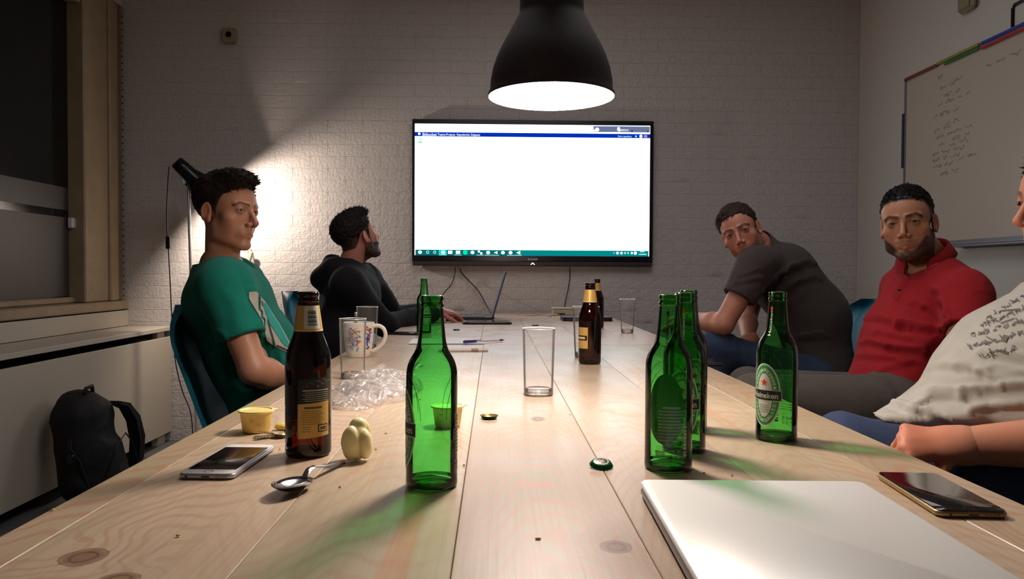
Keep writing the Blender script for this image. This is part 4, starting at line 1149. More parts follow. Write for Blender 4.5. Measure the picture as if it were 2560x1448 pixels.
# ------------------------------------------------------------------ distance field modelling of soft bodies
class Field:
    def __init__(s, lo, hi, h):
        s.h = h; s.lo = np.array(lo, float)
        s.n = np.ceil((np.array(hi) - s.lo) / h).astype(int) + 1
        s.ax = [(s.lo[i] + h * np.arange(s.n[i])).astype(np.float32) for i in range(3)]
        s.f = np.full(s.n, 1.0, np.float32)
    def _blk(s, lo, hi):
        sl = []
        for i in range(3):
            a = int(max(0, math.floor((lo[i] - s.lo[i]) / s.h))); b = int(min(s.n[i], math.ceil((hi[i] - s.lo[i]) / s.h) + 1))
            if b <= a: return None, None
            sl.append(slice(a, b))
        X = s.ax[0][sl[0]][:, None, None]; Y = s.ax[1][sl[1]][None, :, None]; Z = s.ax[2][sl[2]][None, None, :]
        return tuple(sl), (X, Y, Z)
    def op(s, d, sl, k, cut):
        f = s.f[sl]
        if not cut:
            if k > 0:
                q = np.clip(.5 + .5 * (f - d) / k, 0, 1); s.f[sl] = f * (1 - q) + d * q - k * q * (1 - q)
            else: s.f[sl] = np.minimum(f, d)
        else:
            if k > 0:
                q = np.clip(.5 - .5 * (f + d) / k, 0, 1); s.f[sl] = f * (1 - q) - d * q + k * q * (1 - q)
            else: s.f[sl] = np.maximum(f, -d)
    def cone(s, a, b, ra, rb, k=.02, side=None, su=1.0, cut=False, sv=1.0):
        a = np.array(a, float); b = np.array(b, float); r = max(ra, rb) * max(1, su, sv) + 2 * k + 3 * s.h
        sl, G = s._blk(np.minimum(a, b) - r, np.maximum(a, b) + r)
        if sl is None: return s
        X, Y, Z = G; ab = b - a; L2 = max(1e-9, float(ab @ ab))
        t = np.clip(((X - a[0]) * ab[0] + (Y - a[1]) * ab[1] + (Z - a[2]) * ab[2]) / L2, 0, 1)
        dx, dy, dz = X - a[0] - t * ab[0], Y - a[1] - t * ab[1], Z - a[2] - t * ab[2]
        if side is not None and (su != 1 or sv != 1):
            u = np.array(side, float); u /= np.linalg.norm(u)
            pu = dx * u[0] + dy * u[1] + dz * u[2]
            q2 = dx * dx + dy * dy + dz * dz - pu * pu
            L_ = np.sqrt((pu / su) ** 2 + np.maximum(q2, 0) / sv ** 2)
            d = (L_ - (ra + (rb - ra) * t)) * min(su, sv, 1.0)
        else:
            d = np.sqrt(dx * dx + dy * dy + dz * dz) - (ra + (rb - ra) * t)
        s.op(d.astype(np.float32), sl, k, cut); return s
    def ell(s, c, r, k=.01, R=None, cut=False):
        c = np.array(c, float); m = max(r) + 2 * k + 3 * s.h
        sl, G = s._blk(c - m, c + m)
        if sl is None: return s
        X, Y, Z = G; x, y, z = X - c[0], Y - c[1], Z - c[2]
        if R is not None:
            R = np.array(R)
            x, y, z = (x * R[0][0] + y * R[0][1] + z * R[0][2]), (x * R[1][0] + y * R[1][1] + z * R[1][2]), (x * R[2][0] + y * R[2][1] + z * R[2][2])
        k0 = np.sqrt((x / r[0]) ** 2 + (y / r[1]) ** 2 + (z / r[2]) ** 2); k1 = np.sqrt((x / r[0] ** 2) ** 2 + (y / r[1] ** 2) ** 2 + (z / r[2] ** 2) ** 2)
        d = k0 * (k0 - 1) / np.maximum(k1, 1e-6)
        s.op(d.astype(np.float32), sl, k, cut); return s
    def half(s, c, n, rad, k=.003, keep=None):
        """remove what lies beyond the plane (c, n) inside a ball of radius rad"""
        c = np.array(c, float); n = np.array(n, float); n /= np.linalg.norm(n); cc = c + n * rad * .9
        sl, G = s._blk(cc - rad * 1.5, cc + rad * 1.5)
        if sl is None: return s
        X, Y, Z = G
        pl = -((X - c[0]) * n[0] + (Y - c[1]) * n[1] + (Z - c[2]) * n[2])
        ball = np.sqrt((X - cc[0]) ** 2 + (Y - cc[1]) ** 2 + (Z - cc[2]) ** 2) - rad * 1.3
        d = np.maximum(pl, ball)
        s.op(d.astype(np.float32), sl, k, True); return s
    def mesh(s):
        f = s.f; ins = f < 0
        a = [slice(None, -1), slice(1, None)]
        cnt = np.zeros(np.array(f.shape) - 1, np.int8)
        for i in (0, 1):
            for j in (0, 1):
                for k in (0, 1): cnt += ins[a[i], a[j], a[k]]
        act = (cnt > 0) & (cnt < 8)
        idx = np.argwhere(act); N = len(idx)
        acc = np.zeros((N, 3)); w = np.zeros(N)
        C = [(i, j, k) for i in (0, 1) for j in (0, 1) for k in (0, 1)]
        val = {c: f[idx[:, 0] + c[0], idx[:, 1] + c[1], idx[:, 2] + c[2]] for c in C}
        for c in C:
            for ax in range(3):
                if c[ax]: continue
                e = list(c); e[ax] = 1; e = tuple(e)
                va, vb = val[c], val[e]; m = (va < 0) != (vb < 0)
                t = np.where(m, va / np.where(m, va - vb, 1), 0)
                p = np.tile(np.array(c, float), (N, 1)); p[:, ax] += t
                acc[m] += p[m]; w[m] += 1
        V = (idx + acc / w[:, None]) * s.h + s.lo
        num = np.full(act.shape, -1, np.int64); num[act] = np.arange(N)
        faces = []
        for ax in range(3):
            u, v = [(1, 2), (2, 0), (0, 1)][ax]
            s0 = [slice(None)] * 3; s1 = [slice(None)] * 3; s0[ax] = slice(None, -1); s1[ax] = slice(1, None)
            a_, b_ = ins[tuple(s0)], ins[tuple(s1)]
            E = np.argwhere(a_ != b_)
            E = E[(E[:, u] > 0) & (E[:, v] > 0) & (E[:, u] < f.shape[u] - 1) & (E[:, v] < f.shape[v] - 1)]
            if not len(E): continue
            st_ = a_[E[:, 0], E[:, 1], E[:, 2]]
            def g(du, dv):
                q = E.copy(); q[:, u] -= du; q[:, v] -= dv; return num[q[:, 0], q[:, 1], q[:, 2]]
            Q = np.stack([g(1, 1), g(0, 1), g(0, 0), g(1, 0)], 1)
            Q[~st_] = Q[~st_][:, ::-1]
            faces.append(Q)
        return V, np.concatenate(faces)

def normals(V, Q):
    n = np.cross(V[Q[:, 2]] - V[Q[:, 0]], V[Q[:, 3]] - V[Q[:, 1]]); N_ = np.zeros_like(V)
    for k in range(4): np.add.at(N_, Q[:, k], n)
    return N_ / np.maximum(1e-9, np.linalg.norm(N_, axis=1))[:, None]
def relax(V, Q, it=1):
    for _ in range(it):
        A = np.zeros_like(V); c = np.zeros(len(V))
        for k in range(4):
            np.add.at(A, Q[:, k], V[Q[:, (k + 1) % 4]]); np.add.at(c, Q[:, k], 1); np.add.at(A, Q[:, k], V[Q[:, (k + 3) % 4]]); np.add.at(c, Q[:, k], 1)
        V = V * .5 + .5 * A / c[:, None]
    return V
def folds(V, Q, amp, sc=9, stretch=(1, 1, .35), seed=0, fine=.3, R=None):
    Nn = normals(V, Q); P = V @ (np.array(R).T if R is not None else np.eye(3))
    P = P * np.array(stretch)
    wv = (vnoise(P, sc * .5, seed + 5) - .5)
    P2 = P + wv[:, None] * .12
    r = 1 - np.abs(2 * vnoise(P2, sc, seed) - 1); r2 = 1 - np.abs(2 * vnoise(P2, sc * 2.3, seed + 3) - 1)
    msk = np.clip((vnoise(V, 5, seed + 8) - .3) * 2.2, .15, 1)
    return V + Nn * ((r ** 3 * amp + r2 ** 3 * amp * fine) * msk - amp * .3)[:, None]

# ------------------------------------------------------------------ skin, cloth and hair materials
def vcol_mat(name, rough=.55, sss=.0, bump=None, sheen=0, spec=.4):
    m = mat(name, (1, 1, 1, 1), rough, bump=bump, sheen=sheen, spec=spec)
    nt = m.node_tree; a = nt.nodes.new('ShaderNodeVertexColor'); a.layer_name = 'Col'
    nt.links.new(a.outputs[0], nt.nodes['Principled BSDF'].inputs['Base Color'])
    if sss:
        b = nt.nodes['Principled BSDF']; b.inputs['Subsurface Weight'].default_value = sss
        b.inputs['Subsurface Radius'].default_value = (.012, .005, .003); b.inputs['Subsurface Scale'].default_value = 1
    return m
SKIN = vcol_mat('skin', .48, .12, bump=[(350, .12, .0006)])
def cloth(name, c, rough=.9, sheen=.03): return mat(name, srgb(*c), rough, sheen=sheen, spec=.25, bump=[(420, .25, .0006), (60, .12, .002)], noise=(30, .06))
EYEW = mat('eye_white', srgb(150, 140, 132), .3); IRIS = mat('eye_iris', srgb(46, 36, 28), .2); PUP = mat('eye_pupil', (.004, .004, .004, 1), .1)
def hairmat(name, c): return mat(name, srgb(*c), .7, spec=.15, bump=[(300, .5, .001)])

def orth(fwd, up):
    f = Vector(fwd).normalized(); r = f.cross(Vector(up)).normalized(); u = r.cross(f)
    return np.array([r, f, u]).T      # columns: right, forward, up
def a3(v): return np.array([float(q) for q in v])

def head_mesh(fwd, up, c, neck, P, h=.0024):
    """head in its own frame (x right, y face, z up, origin between the eyes' height and the ears); neck = world point of the neck base"""
    R = orth(fwd, up); c = a3(c); nk = R.T @ (a3(neck) - c)
    S = P.get('size', 1.0); nk = nk / S
    lo = np.minimum([-.105, -.135, -.145], nk - .075); hi = np.maximum([.105, .135, .14], nk + .075)
    F_ = Field(lo, hi, h); W = P.get('w', 1.0); J = P.get('jaw', 1.0)
    F_.ell((0, -.022, .036), (.0745 * W, .097, .080), .012)
    F_.ell((0, .030, .014), (.064 * W, .056, .068), .02)
    F_.ell((0, .034, -.040), (.053 * W, .050, .058), .02)
    for s in (-1, 1):
        F_.cone((s * .052 * W * J, -.002, -.050), (s * .047 * W * J, .004, -.072), .017, .014, .025)
        F_.cone((s * .048 * W * J, .004, -.076), (s * .012, .066, -.103), .014, .014, .022)
        F_.ell((s * .046 * W, .048, -.027), (.019, .018, .016), .022)
        F_.cone((s * .012, .0835, .0165), (s * .046 * W, .067, .017), .0075, .0060, .010)
        F_.ell((s * .0315, .093, -.002), (.0165, .016, .0115), .010, cut=True)
        F_.ell((s * .0315, .0700, .000), (.0145, .0140, .0135), .004)
    F_.ell((0, .070, -.100), (.017 * J, .016, .013), .012)
    for s in (-1, 1): F_.ell((s * .038 * W, .030, -.054), (.0185, .032, .028), .02)
    F_.ell((0, .068, -.066), (.027, .021, .024), .014)
    nl = P.get('nose', 1.0)
    F_.cone((0, .082, .008), (0, .0815 + .0275 * nl, -.033), .0062, .0080, .009)
    F_.ell((0, .082 + .0265 * nl, -.037), (.0088, .0085, .0078), .006)
    for s in (-1, 1):
        F_.ell((s * .0125, .0935, -.041), (.0075, .010, .0075), .006)
        F_.ell((s * .0060, .1010, -.0475), (.0034, .0046, .0028), .002, cut=True)
        F_.cone((s * .022, .0775, -.0722), (s * .005, .0872, -.0682), .0028, .0040, .004)
        F_.cone((s * .021, .0775, -.0738), (0, .0862, -.0782), .0030, .0048, .004)
    F_.cone((-.019, .0845, -.0728), (.019, .0845, -.0728), .0010, .0010, .002, cut=True)
    F_.cone((-.012, .0915, -.0728), (.012, .0915, -.0728), .0015, .0015, .002, cut=True)
    for s in (-1, 1):      # eye slits
        F_.ell((s * .0315, .0862, -.0006), (.0125, .0075, .0042 * P.get('eye', 1.0)), .0018, cut=True)
    for s in (-1, 1):      # ears
        A_ = math.radians(22) * s
        Re = np.array([[math.cos(A_), math.sin(A_), 0], [-math.sin(A_), math.cos(A_), 0], [0, 0, 1]])
        F_.ell((s * .0765 * W, -.014, -.012), (.0058, .0175, .0300), .004, R=Re)
        F_.ell((s * .0832 * W, -.0125, -.008), (.0062, .0118, .0205), .0022, R=Re, cut=True); F_.cone((s * .0775 * W, -.018, .004), (s * .0770 * W, -.017, -.020), .0026, .0026, .003)
        F_.ell((s * .0770 * W, -.004, -.034), (.0055, .009, .010), .004)
    F_.cone((0, -.030, -.045), nk, .052 * P.get('neckw', 1), .060 * P.get('neckw', 1), .025)
    F_.cone((0, .020, -.088), nk + np.array([0, .038, .02]), .020, .022, .03)
    V, Q = F_.mesh()
    # colour
    x, y, z = V[:, 0], V[:, 1], V[:, 2]
    col = np.tile(np.array(P['skin'])[None], (len(V), 1)); ax = np.abs(x)
    n = vnoise(V, 60, 3)
    col *= (1 + .10 * (n - .5))[:, None]
    def blend(m, c, a=1.0):
        m = np.clip(m, 0, 1)[:, None] * a; return col * (1 - m) + np.array(c)[None] * m
    sk = np.array(P['skin'])
    red = .55 * np.exp(-((ax - .042) / .018) ** 2 - ((z + .032) / .020) ** 2) * (y > .02) + np.exp(-(x / .013) ** 2 - ((z + .036) / .014) ** 2) * (y > .09) + (ax > .073) * (y < .02) * (z < .03) * (z > -.06)
    col = blend(red, sk * np.array([1.05, .72, .66]), .5)
    lip = ((ax < .0225) & (y > .077) & (z < -.0640 - ax * .12) & (z > -.0835 + ax * .25)).astype(float)
    col = blend(lip, sk * np.array([.92, .56, .52]), .6)
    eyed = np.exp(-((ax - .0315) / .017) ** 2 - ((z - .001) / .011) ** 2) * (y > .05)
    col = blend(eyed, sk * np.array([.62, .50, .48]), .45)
    slit = ((ax > .018) & (ax < .0455) & (np.abs(z + .0006 - .0035 * (1 - ((ax - .0315) / .0135) ** 2)) < .0016) & (y > .06)).astype(float)
    col = blend(slit, np.array(P['hair']) * .8, .8)
    hc = np.array(P['hair'])
    bz = .0172 + .006 * np.clip((ax - .012) / .03, 0, 1) - .010 * np.clip((ax - .038) / .014, 0, 1)
    brow = ((ax > .010) & (ax < .053) & (y > .045)) * np.clip((.0052 * P.get('brow', 1) - np.abs(z - bz)) / .0018, 0, 1) * np.clip(.55 + n, 0, 1)
    col = blend(brow, hc * 1.1, .85)
    bd = P.get('beard', 0)
    if bd:
        jawm = np.clip((-.084 - z + .042 * np.clip((ax - .020) / .034, 0, 1)) / .010, 0, 1) * (y > -.022) * np.clip((z + .150) / .02, 0, 1)
        mouth = np.clip(1.25 - ((ax / .030) ** 2 + ((z + .073) / .0155) ** 2), 0, 1) * 3
        jawm = jawm * (1 - np.clip(mouth, 0, 1) * P.get('mouthclear', 1)) * (ax < .0715 * W)
        side = (ax > .052) * (ax < .0715 * W) * (y < .022) * (y > -.006) * (z < .03) * (z > -.075)
        must = ((z > -.0635) & (z < -.0535) & (ax < .028) & (y > .07)).astype(float) * P.get('must', .6)
        chin = np.clip(1 - ((ax / .013) ** 2 + ((z + .092) / .011) ** 2), 0, 1) * (y > .07)
        bm = np.clip(np.maximum(np.maximum(jawm, side * 1.0), np.maximum(must, chin)), 0, 1) * np.clip(.6 + .8 * vnoise(V, 420, 9), 0, 1)
        V = V + normals(V, Q) * (bm * P.get('beardlen', .0015) * (.5 + vnoise(V, 500, 4)))[:, None]
        col = blend(bm, hc * 1.15, bd)
    # short hair colour on the scalp
    zm = np.interp(y, [-.125, -.075, -.045, -.026, -.012, .003, .020, .040, .062, .085], P.get('line', [-.075, -.066, -.030, .018, .012, -.018, .012, .045, .062, .068]))
    sc = np.clip((z - zm) / .006, 0, 1) * (np.sqrt((x / .0745 / W) ** 2 + ((y + .022) / .097) ** 2 + ((z - .036) / .080) ** 2) < 1.25)
    sc = sc * (1 - ((ax > .0722 * W) & (z < .026) & (y > -.04)))
    col = blend(sc, hc, .92)
    Vw = (V * S) @ R.T + c
    # eyeballs
    eyes = []
    gz = R.T @ a3(P.get('gaze', fwd)); gz = gz / np.linalg.norm(gz)
    for s in (-1, 1):
        ec = np.array([s * .0315, .0702, 0]); g = gz + np.array([0, 0, 0]); g /= np.linalg.norm(g)
        t1 = np.cross(g, [0, 0, 1.]); t1 /= np.linalg.norm(t1); t2 = np.cross(t1, g)
        b = MB(); vs = []; ang = [0, .18, .26, .5, .56, .9, 1.3, 1.8]; ms = []
        for k, q in enumerate(ang):
            for i in range(16):
                w_ = 2 * math.pi * i / 16; p = ec + .0128 * (g * math.cos(q) + (t1 * math.cos(w_) + t2 * math.sin(w_)) * math.sin(q)); vs.append(tuple((R @ (p * S)) + c))
        for k in range(len(ang) - 1):
            b.add([], [], None)
            fs = [(k * 16 + i, k * 16 + (i + 1) % 16, (k + 1) * 16 + (i + 1) % 16, (k + 1) * 16 + i) for i in range(16)]
            if k == 0: b.add(vs, fs, PUP)
            else: b.f += fs; b.m += [b.slot(PUP if k < 2 else IRIS if k < 4 else EYEW)] * 16
        eyes.append(b)
    return Vw, Q, col, eyes, R, c, S

def hair_mesh(P, R, c, S, mtl, parent, seed=1, h=.0032, name='hair'):
    W = P.get('w', 1.0); t = P.get('hair_t', .012); top = P.get('hair_top', .02)
    F_ = Field([-.12, -.15, -.10], [.12, .13, .17], h)
    F_.ell((0, -.024, .036 + top * .30), (.0745 * W + t, .097 + t, .080 + top), .0)
    if P.get('quiff'): q = P['quiff']; F_.ell((q[0], .052, .094), (.050, .036, .024 * q[1]), .02); F_.ell((0, .02, .105), (.055, .05, .024), .02)
    X, Y, Z = np.meshgrid(*F_.ax, indexing='ij')
    zl_ = np.interp(Y, [-.125, -.075, -.045, -.026, -.012, .003, .020, .040, .062, .085], P.get('line', [-.075, -.066, -.030, .018, .012, -.018, .012, .045, .062, .068]))
    zl_ = zl_ + np.where(Y > .03, -.010 * np.clip((np.abs(X) - .03) / .03, 0, 1), 0)
    nz = vnoise(np.stack([X.ravel(), Y.ravel(), Z.ravel()], 1), 90, seed).reshape(X.shape)
    cut = (zl_ - Z) * .8 + (nz - .5) * .008
    core = np.sqrt((X / (.0745 * W - .004)) ** 2 + ((Y + .022) / .093) ** 2 + ((Z - .036) / .076) ** 2)
    taper = np.interp(Z, [-.08, .0, .045, .09], P.get('fade', [.009, .004, .0, 0]))      # thinner at the sides
    f = F_.f + taper
    f = np.maximum(f, cut); f = np.maximum(f, (1 - core) * .07)
    F_.f = f.astype(np.float32)
    V, Q = F_.mesh(); V = relax(V, Q, 1)
    N_ = normals(V, Q); cd_ = np.array(P.get('comb', (0, .4, .2)))
    n1 = vnoise(V * np.array([1, .35, 1]), 150, seed); V = V + N_ * ((n1 - .5) * P.get('rough', .006))[:, None]
    # tufts: thin tapered blades following the comb direction
    rnd = np.random.RandomState(seed); cnt = P.get('tufts', 1600); ids = rnd.randint(0, len(V), cnt)
    out = np.sqrt((V[ids, 0] / .0745 / W) ** 2 + ((V[ids, 1] + .022) / .097) ** 2 + ((V[ids, 2] - .036) / .08) ** 2) > 1.02
    ids = ids[out]
    L_ = P.get('len', .014) * (.4 + rnd.rand(len(ids))) * np.interp(V[ids, 2], [-.06, .03, .08, .12], [.25, .45, 1, 1])
    d = N_[ids] * P.get('lift', .3) + cd_ + rnd.randn(len(ids), 3) * P.get('mess', .28); d /= np.linalg.norm(d, axis=1)[:, None]
    p0 = V[ids] - N_[ids] * .003
    s_ = np.cross(d, N_[ids] + 1e-3); s_ /= np.linalg.norm(s_, axis=1)[:, None]; wd_ = P.get('tw', .0013)
    p1 = p0 + d * L_[:, None] * .55 + N_[ids] * .001; p2 = p0 + d * L_[:, None] + cd_ * .25 * L_[:, None]
    T = np.stack([p0 - s_ * wd_, p0 + s_ * wd_, p0 + N_[ids] * wd_, p1 - s_ * wd_ * .8, p1 + s_ * wd_ * .8, p1 + N_[ids] * wd_ * .8, p2], 1).reshape(-1, 3)
    o = len(V); k = len(ids); base = o + 7 * np.arange(k)
    fs = Q.tolist()
    for b_ in base:
        fs += [(b_, b_ + 1, b_ + 4, b_ + 3), (b_ + 1, b_ + 2, b_ + 5, b_ + 4), (b_ + 2, b_, b_ + 3, b_ + 5), (b_ + 3, b_ + 4, b_ + 6), (b_ + 4, b_ + 5, b_ + 6), (b_ + 5, b_ + 3, b_ + 6)]
    V = np.concatenate([V, T])
    return np_mesh(name, (V * S) @ R.T + c, fs, mtl, parent)

def hand_mesh(wrist, d, n, side, curl=.5, h=.0028, spread=1.0, scale=1.0, wr=.0275):
    """wrist point, direction of the palm, back-of-hand normal, side=+1 thumb towards d x n"""
    d = a3(d); d /= np.linalg.norm(d); n = a3(n); n = n - d * (n @ d); n /= np.linalg.norm(n); t = np.cross(d, n) * side
    R = np.array([t, d, n]).T; w0 = a3(wrist)
    F_ = Field([-.075, -.045, -.115], [.085, .215, .045], h)
    F_.cone((0, -.040, 0), (0, -.004, 0), wr * .97 / scale, wr * .95 / scale, .01); F_.cone((0, -.006, 0), (0, .022, 0), wr * .93 / scale, .025, .02, side=(1, 0, 0), su=1.08, sv=.92)
    F_.cone((.014, .02, 0), (.018, .080, .001), .0155, .013, .016); F_.cone((-.014, .02, 0), (-.018, .076, -.001), .0145, .012, .016); F_.cone((0, .01, 0), (0, .082, .002), .016, .013, .016)
    for i, (x, y, L_, r) in enumerate(((.028, .084, .070, .0088), (.0095, .089, .078, .0092), (-.0095, .086, .072, .0088), (-.0275, .078, .058, .0078))):
        cu = curl * (1 + .12 * i); p = np.array([x, y, 0.]); dirn = np.array([x * .35 * spread, 1, 0.]); dirn /= np.linalg.norm(dirn)
        F_.cone((x * .75, y - .03, 0), p, r * 1.15, r * 1.12, .006)
        for seg, fr in enumerate((.46, .30, .24)):
            ang_ = cu * (1.0, 1.05, .7)[seg]
            # bend towards -n
            dd = dirn * math.cos(ang_) + np.array([0, 0, -1.]) * math.sin(ang_) if seg == 0 else None
            if seg == 0: cur = dd; perp = np.cross(np.array([1., 0, 0]), cur); a0_ = ang_
            else:
                a0_ += ang_; cur = dirn * math.cos(a0_) + np.array([0, 0, -1.]) * math.sin(a0_)
            q = p + cur * L_ * fr; r2 = r * (1 - .09 * (seg + 1))
            F_.cone(p, q, r * (1 - .07 * seg), r2, .002); p = q
    p = np.array([.018, .018, -.004])
    for (dx, L_, r) in (((.80, .55, -.30), .044, .0125), ((.45, .85, -.35), .034, .0105), ((.25, .95, -.40 - curl * .3), .026, .0095)):
        v = np.array(dx); v /= np.linalg.norm(v); q = p + v * L_; F_.cone(p, q, r, r * .88, .005); p = q
    V, Q = F_.mesh()
    m = V[:, 1] * scale > -.030
    return (V * scale) @ R.T + w0, Q, np.clip((V[:, 1] - .0) / .05, 0, 1)

def grid_for(pts, pad, h):
    P_ = np.array([a3(p) for p in pts]); return Field(P_.min(0) - pad, P_.max(0) + pad, h)

def crease(V, Q, lines):
    """press folds into the cloth along lines taken from the photograph"""
    if not lines: return V
    d = V - a3(CAM); z = d @ a3(Fw); px = 1280 + FPX * (d @ a3(Rv)) / z; py = 724 - FPX * (d @ a3(Uv)) / z
    N_ = normals(V, Q); facing = np.clip(-(N_ * (d / np.linalg.norm(d, axis=1)[:, None])).sum(1) * 3 + .3, 0, 1)
    disp = np.zeros(len(V))
    for ln in lines:
        *pts, w_, dep = ln; w_ = w_ * 1.5; dep = dep * .62
        for i in range(len(pts) - 1):
            a, b = np.array(pts[i], float), np.array(pts[i + 1], float); ab = b - a; L2 = ab @ ab
            t = np.clip(((px - a[0]) * ab[0] + (py - a[1]) * ab[1]) / L2, 0, 1)
            ds = np.hypot(px - a[0] - t * ab[0], py - a[1] - t * ab[1])
            sgn = ((px - a[0]) * ab[1] - (py - a[1]) * ab[0]) / math.sqrt(L2)      # one side lifts, the other sinks
            g = np.exp(-(ds / w_) ** 2); disp = np.where(g > .02, disp - dep * g + dep * .75 * np.exp(-((ds - w_ * 1.5) / w_) ** 2) * (sgn > 0), disp)
    return V + N_ * (disp * facing)[:, None]

def person(name, J, P, label, group=None):
    """J: joints in world coordinates; builds body (one mesh), hair, clothes"""
    base = Vector((J['pelvis'].x, J['pelvis'].y, 0))
    t = empty(name, base, 0, label, 'person', group)
    off = a3(base)
    def local(V): return V - off
    G = P.get('g', 1.0)
    sh = a3(J['shL']) - a3(J['shR']); side = sh / np.linalg.norm(sh)
    mid = (a3(J['shL']) + a3(J['shR'])) / 2
    hipside = a3(J['hipL']) - a3(J['hipR']); hipside /= np.linalg.norm(hipside)
    nk, ch, be, pe = a3(J['neck']), a3(J['chest']), a3(J['belly']), a3(J['pelvis'])
    joints = [J[k] for k in J if k not in ('fwd', 'up', 'head')]
    rc, rb, rp = P.get('rc', .118) * G, P.get('rb', .115) * G, P.get('rp', .125) * G
    def torso(F_, g):
        F_.cone(ch, be, rc + g, rb + g, .05, side=side, su=1.32)
        F_.cone(be, pe, rb + g, rp + g, .05, side=hipside, su=1.28)
        for s in ('L', 'R'):
            sp_ = a3(J['sh' + s]); F_.cone(ch + (sp_ - ch) * .25, sp_ + (mid - sp_) * .12, .088 + g, .056 + g, .05)
            F_.cone(nk, sp_ + (mid - sp_) * .1, .048 + g, .050 + g, .05)
    ar = P.get('arm', 1.0)
    # ---- skin: torso core, arms, legs, head, hands joined into one mesh
    F_ = grid_for(joints, .16, P.get('h', .0085))
    torso(F_, -.012)
    for s in ('L', 'R'):
        a_, e, w_ = a3(J['sh' + s]), a3(J['el' + s]), a3(J['wr' + s])
        F_.cone(a_, e, .050 * ar, .040 * ar, .02)
        m_ = e + (w_ - e) * .28
        F_.cone(e, m_, .040 * ar, .043 * ar, .015); F_.cone(m_, w_, .043 * ar, .0275 * ar, .015)
        hp_, k_, an = a3(J['hip' + s]), a3(J['kn' + s]), a3(J['an' + s])
        F_.cone(hp_, k_, .072, .048, .03); F_.cone(k_, an, .048, .034, .02)
    F_.cone(nk - np.array([0, 0, .03]), nk, .06, .054, .03)
    V, Q = F_.mesh(); parts = [(V, Q, np.tile(np.array(P['skin'])[None], (len(V), 1)) * (1 + .08 * (vnoise(V, 25, 2) - .5))[:, None])]
    hv, hq, hc_, eyes, R, c, S = head_mesh(J['fwd'], J['up'], J['head'], J['neck'], P)
    parts.append((hv, hq, hc_))
    for s, sg in (('L', -1), ('R', 1)):
        hd = P['hand' + s]; w_ = a3(J['wr' + s]); dv = a3(hd[0])
        v, q, tw = hand_mesh(w_ + dv / np.linalg.norm(dv) * .004, hd[0], hd[1], hd[2] if len(hd) > 3 else sg, hd[-1] if len(hd) > 2 else .6, scale=P.get('hs', 1.0), wr=.0275 * ar)
        tint = np.array(P['skin']) * np.array([1.03, .9, .86])
        parts.append((v, q, (np.array(P['skin'])[None] * (1 - tw[:, None]) + tint[None] * tw[:, None]) * (1 + .08 * (vnoise(v, 25, 2) - .5))[:, None]))
    o_ = 0; VV = []; QQ = []; CC = []
    for v, q, cl in parts: VV.append(v); QQ.append(q + o_); CC.append(cl); o_ += len(v)
    body = np_mesh('body', local(np.concatenate(VV)), np.concatenate(QQ), SKIN, t, col=np.concatenate(CC))
    for b in eyes:
        b.v = [tuple(np.array(p) - off) for p in b.v]; b.build('eye', parent=body, smooth=True)
    if P.get('hairmat'): hair_mesh(P, R, c - off, S, P['hairmat'], t, P.get('seed', 1))
    # ---- trousers
    F_ = grid_for([J[k] for k in ('pelvis', 'hipL', 'hipR', 'knL', 'knR', 'anL', 'anR', 'belly')], .2, .0085)
    F_.cone(be + (pe - be) * .55, pe, rp + .002, rp + .008, .04, side=hipside, su=1.28)
    for s in ('L', 'R'):
        hp_, k_, an = a3(J['hip' + s]), a3(J['kn' + s]), a3(J['an' + s])
        th = P.get('thigh', .088)
        F_.cone(hp_, k_, th, .066, .03); F_.cone(k_, an + (k_ - an) * .06, .064, .050, .025)
        F_.half(an + (k_ - an) * .08, an - k_, .09, .002)
    V, Q = F_.mesh(); V = folds(V, Q, .010, 11, (1, 1, 1), 31)
    np_mesh('trousers', local(V), Q, P['legs'], t)
    for s in ('L', 'R'):
        an = Vector(J['an' + s]); fd = Vector(P.get('foot', (-1, 0, 0))).normalized()
        F_ = grid_for([an, an + fd * .2, an - Vector((0, 0, .09))], .1, .008)
        F_.cone(an + Vector((0, 0, .01)), an - Vector((0, 0, .03)), .040, .042, .02); F_.cone(an - Vector((0, 0, .045)) - fd * .03, an - Vector((0, 0, .055)) + fd * .15, .036, .032, .03)
        F_.half((an.x, an.y, max(.004, an.z - .088)), (0, 0, -1), .3, .004)
        V, Q = F_.mesh(); np_mesh('shoe', local(V), Q, P.get('shoemat', SHOE), t)
    # ---- shirt
    F_ = grid_for([J[k] for k in ('shL', 'shR', 'elL', 'elR', 'wrL', 'wrR', 'neck', 'chest', 'belly', 'pelvis')] + P.get('extra_pts', []), .19, P.get('hsh', .0065))
    g = P.get('loose', .010); torso(F_, g)
    F_.cone(pe, pe + (pe - be) * P.get('hem', .25), rp + g, rp + g - .004, .03, side=hipside, su=1.28)
    for e_ in P.get('extra', []): F_.cone(*e_[:4], k=e_[4] if len(e_) > 4 else .04, side=e_[5] if len(e_) > 5 else None, su=e_[6] if len(e_) > 6 else 1.0)
    sl = P['sleeve']
    for s in ('L', 'R'):
        a_, e, w_ = a3(J['sh' + s]), a3(J['el' + s]), a3(J['wr' + s])
        sr = P.get('sleeve_r', (.066, .062))
        if sl < 1: end = a_ + (e - a_) * sl; F_.cone(a_, end + (e - a_) * .05, sr[0], sr[1], P.get('ksl', .03)); F_.half(end, e - a_, .085, .002); F_.cone(a_ + (e - a_) * (sl - .18), end + (e - a_) * .2, .046 * ar, .046 * ar, .003, cut=True)
        else:
            F_.cone(a_, e, sr[0], .056, .035); end = e + (w_ - e) * (sl - 1); F_.cone(e, end, .058, .042, .02); F_.cone(e + (w_ - e) * .45, end - (w_ - e) * .06, .048, .048, .02)
            F_.half(end, w_ - e, .07, .002); F_.cone(end - (w_ - e) * .1, end + (w_ - e) * .2, .032, .032, .003, cut=True)
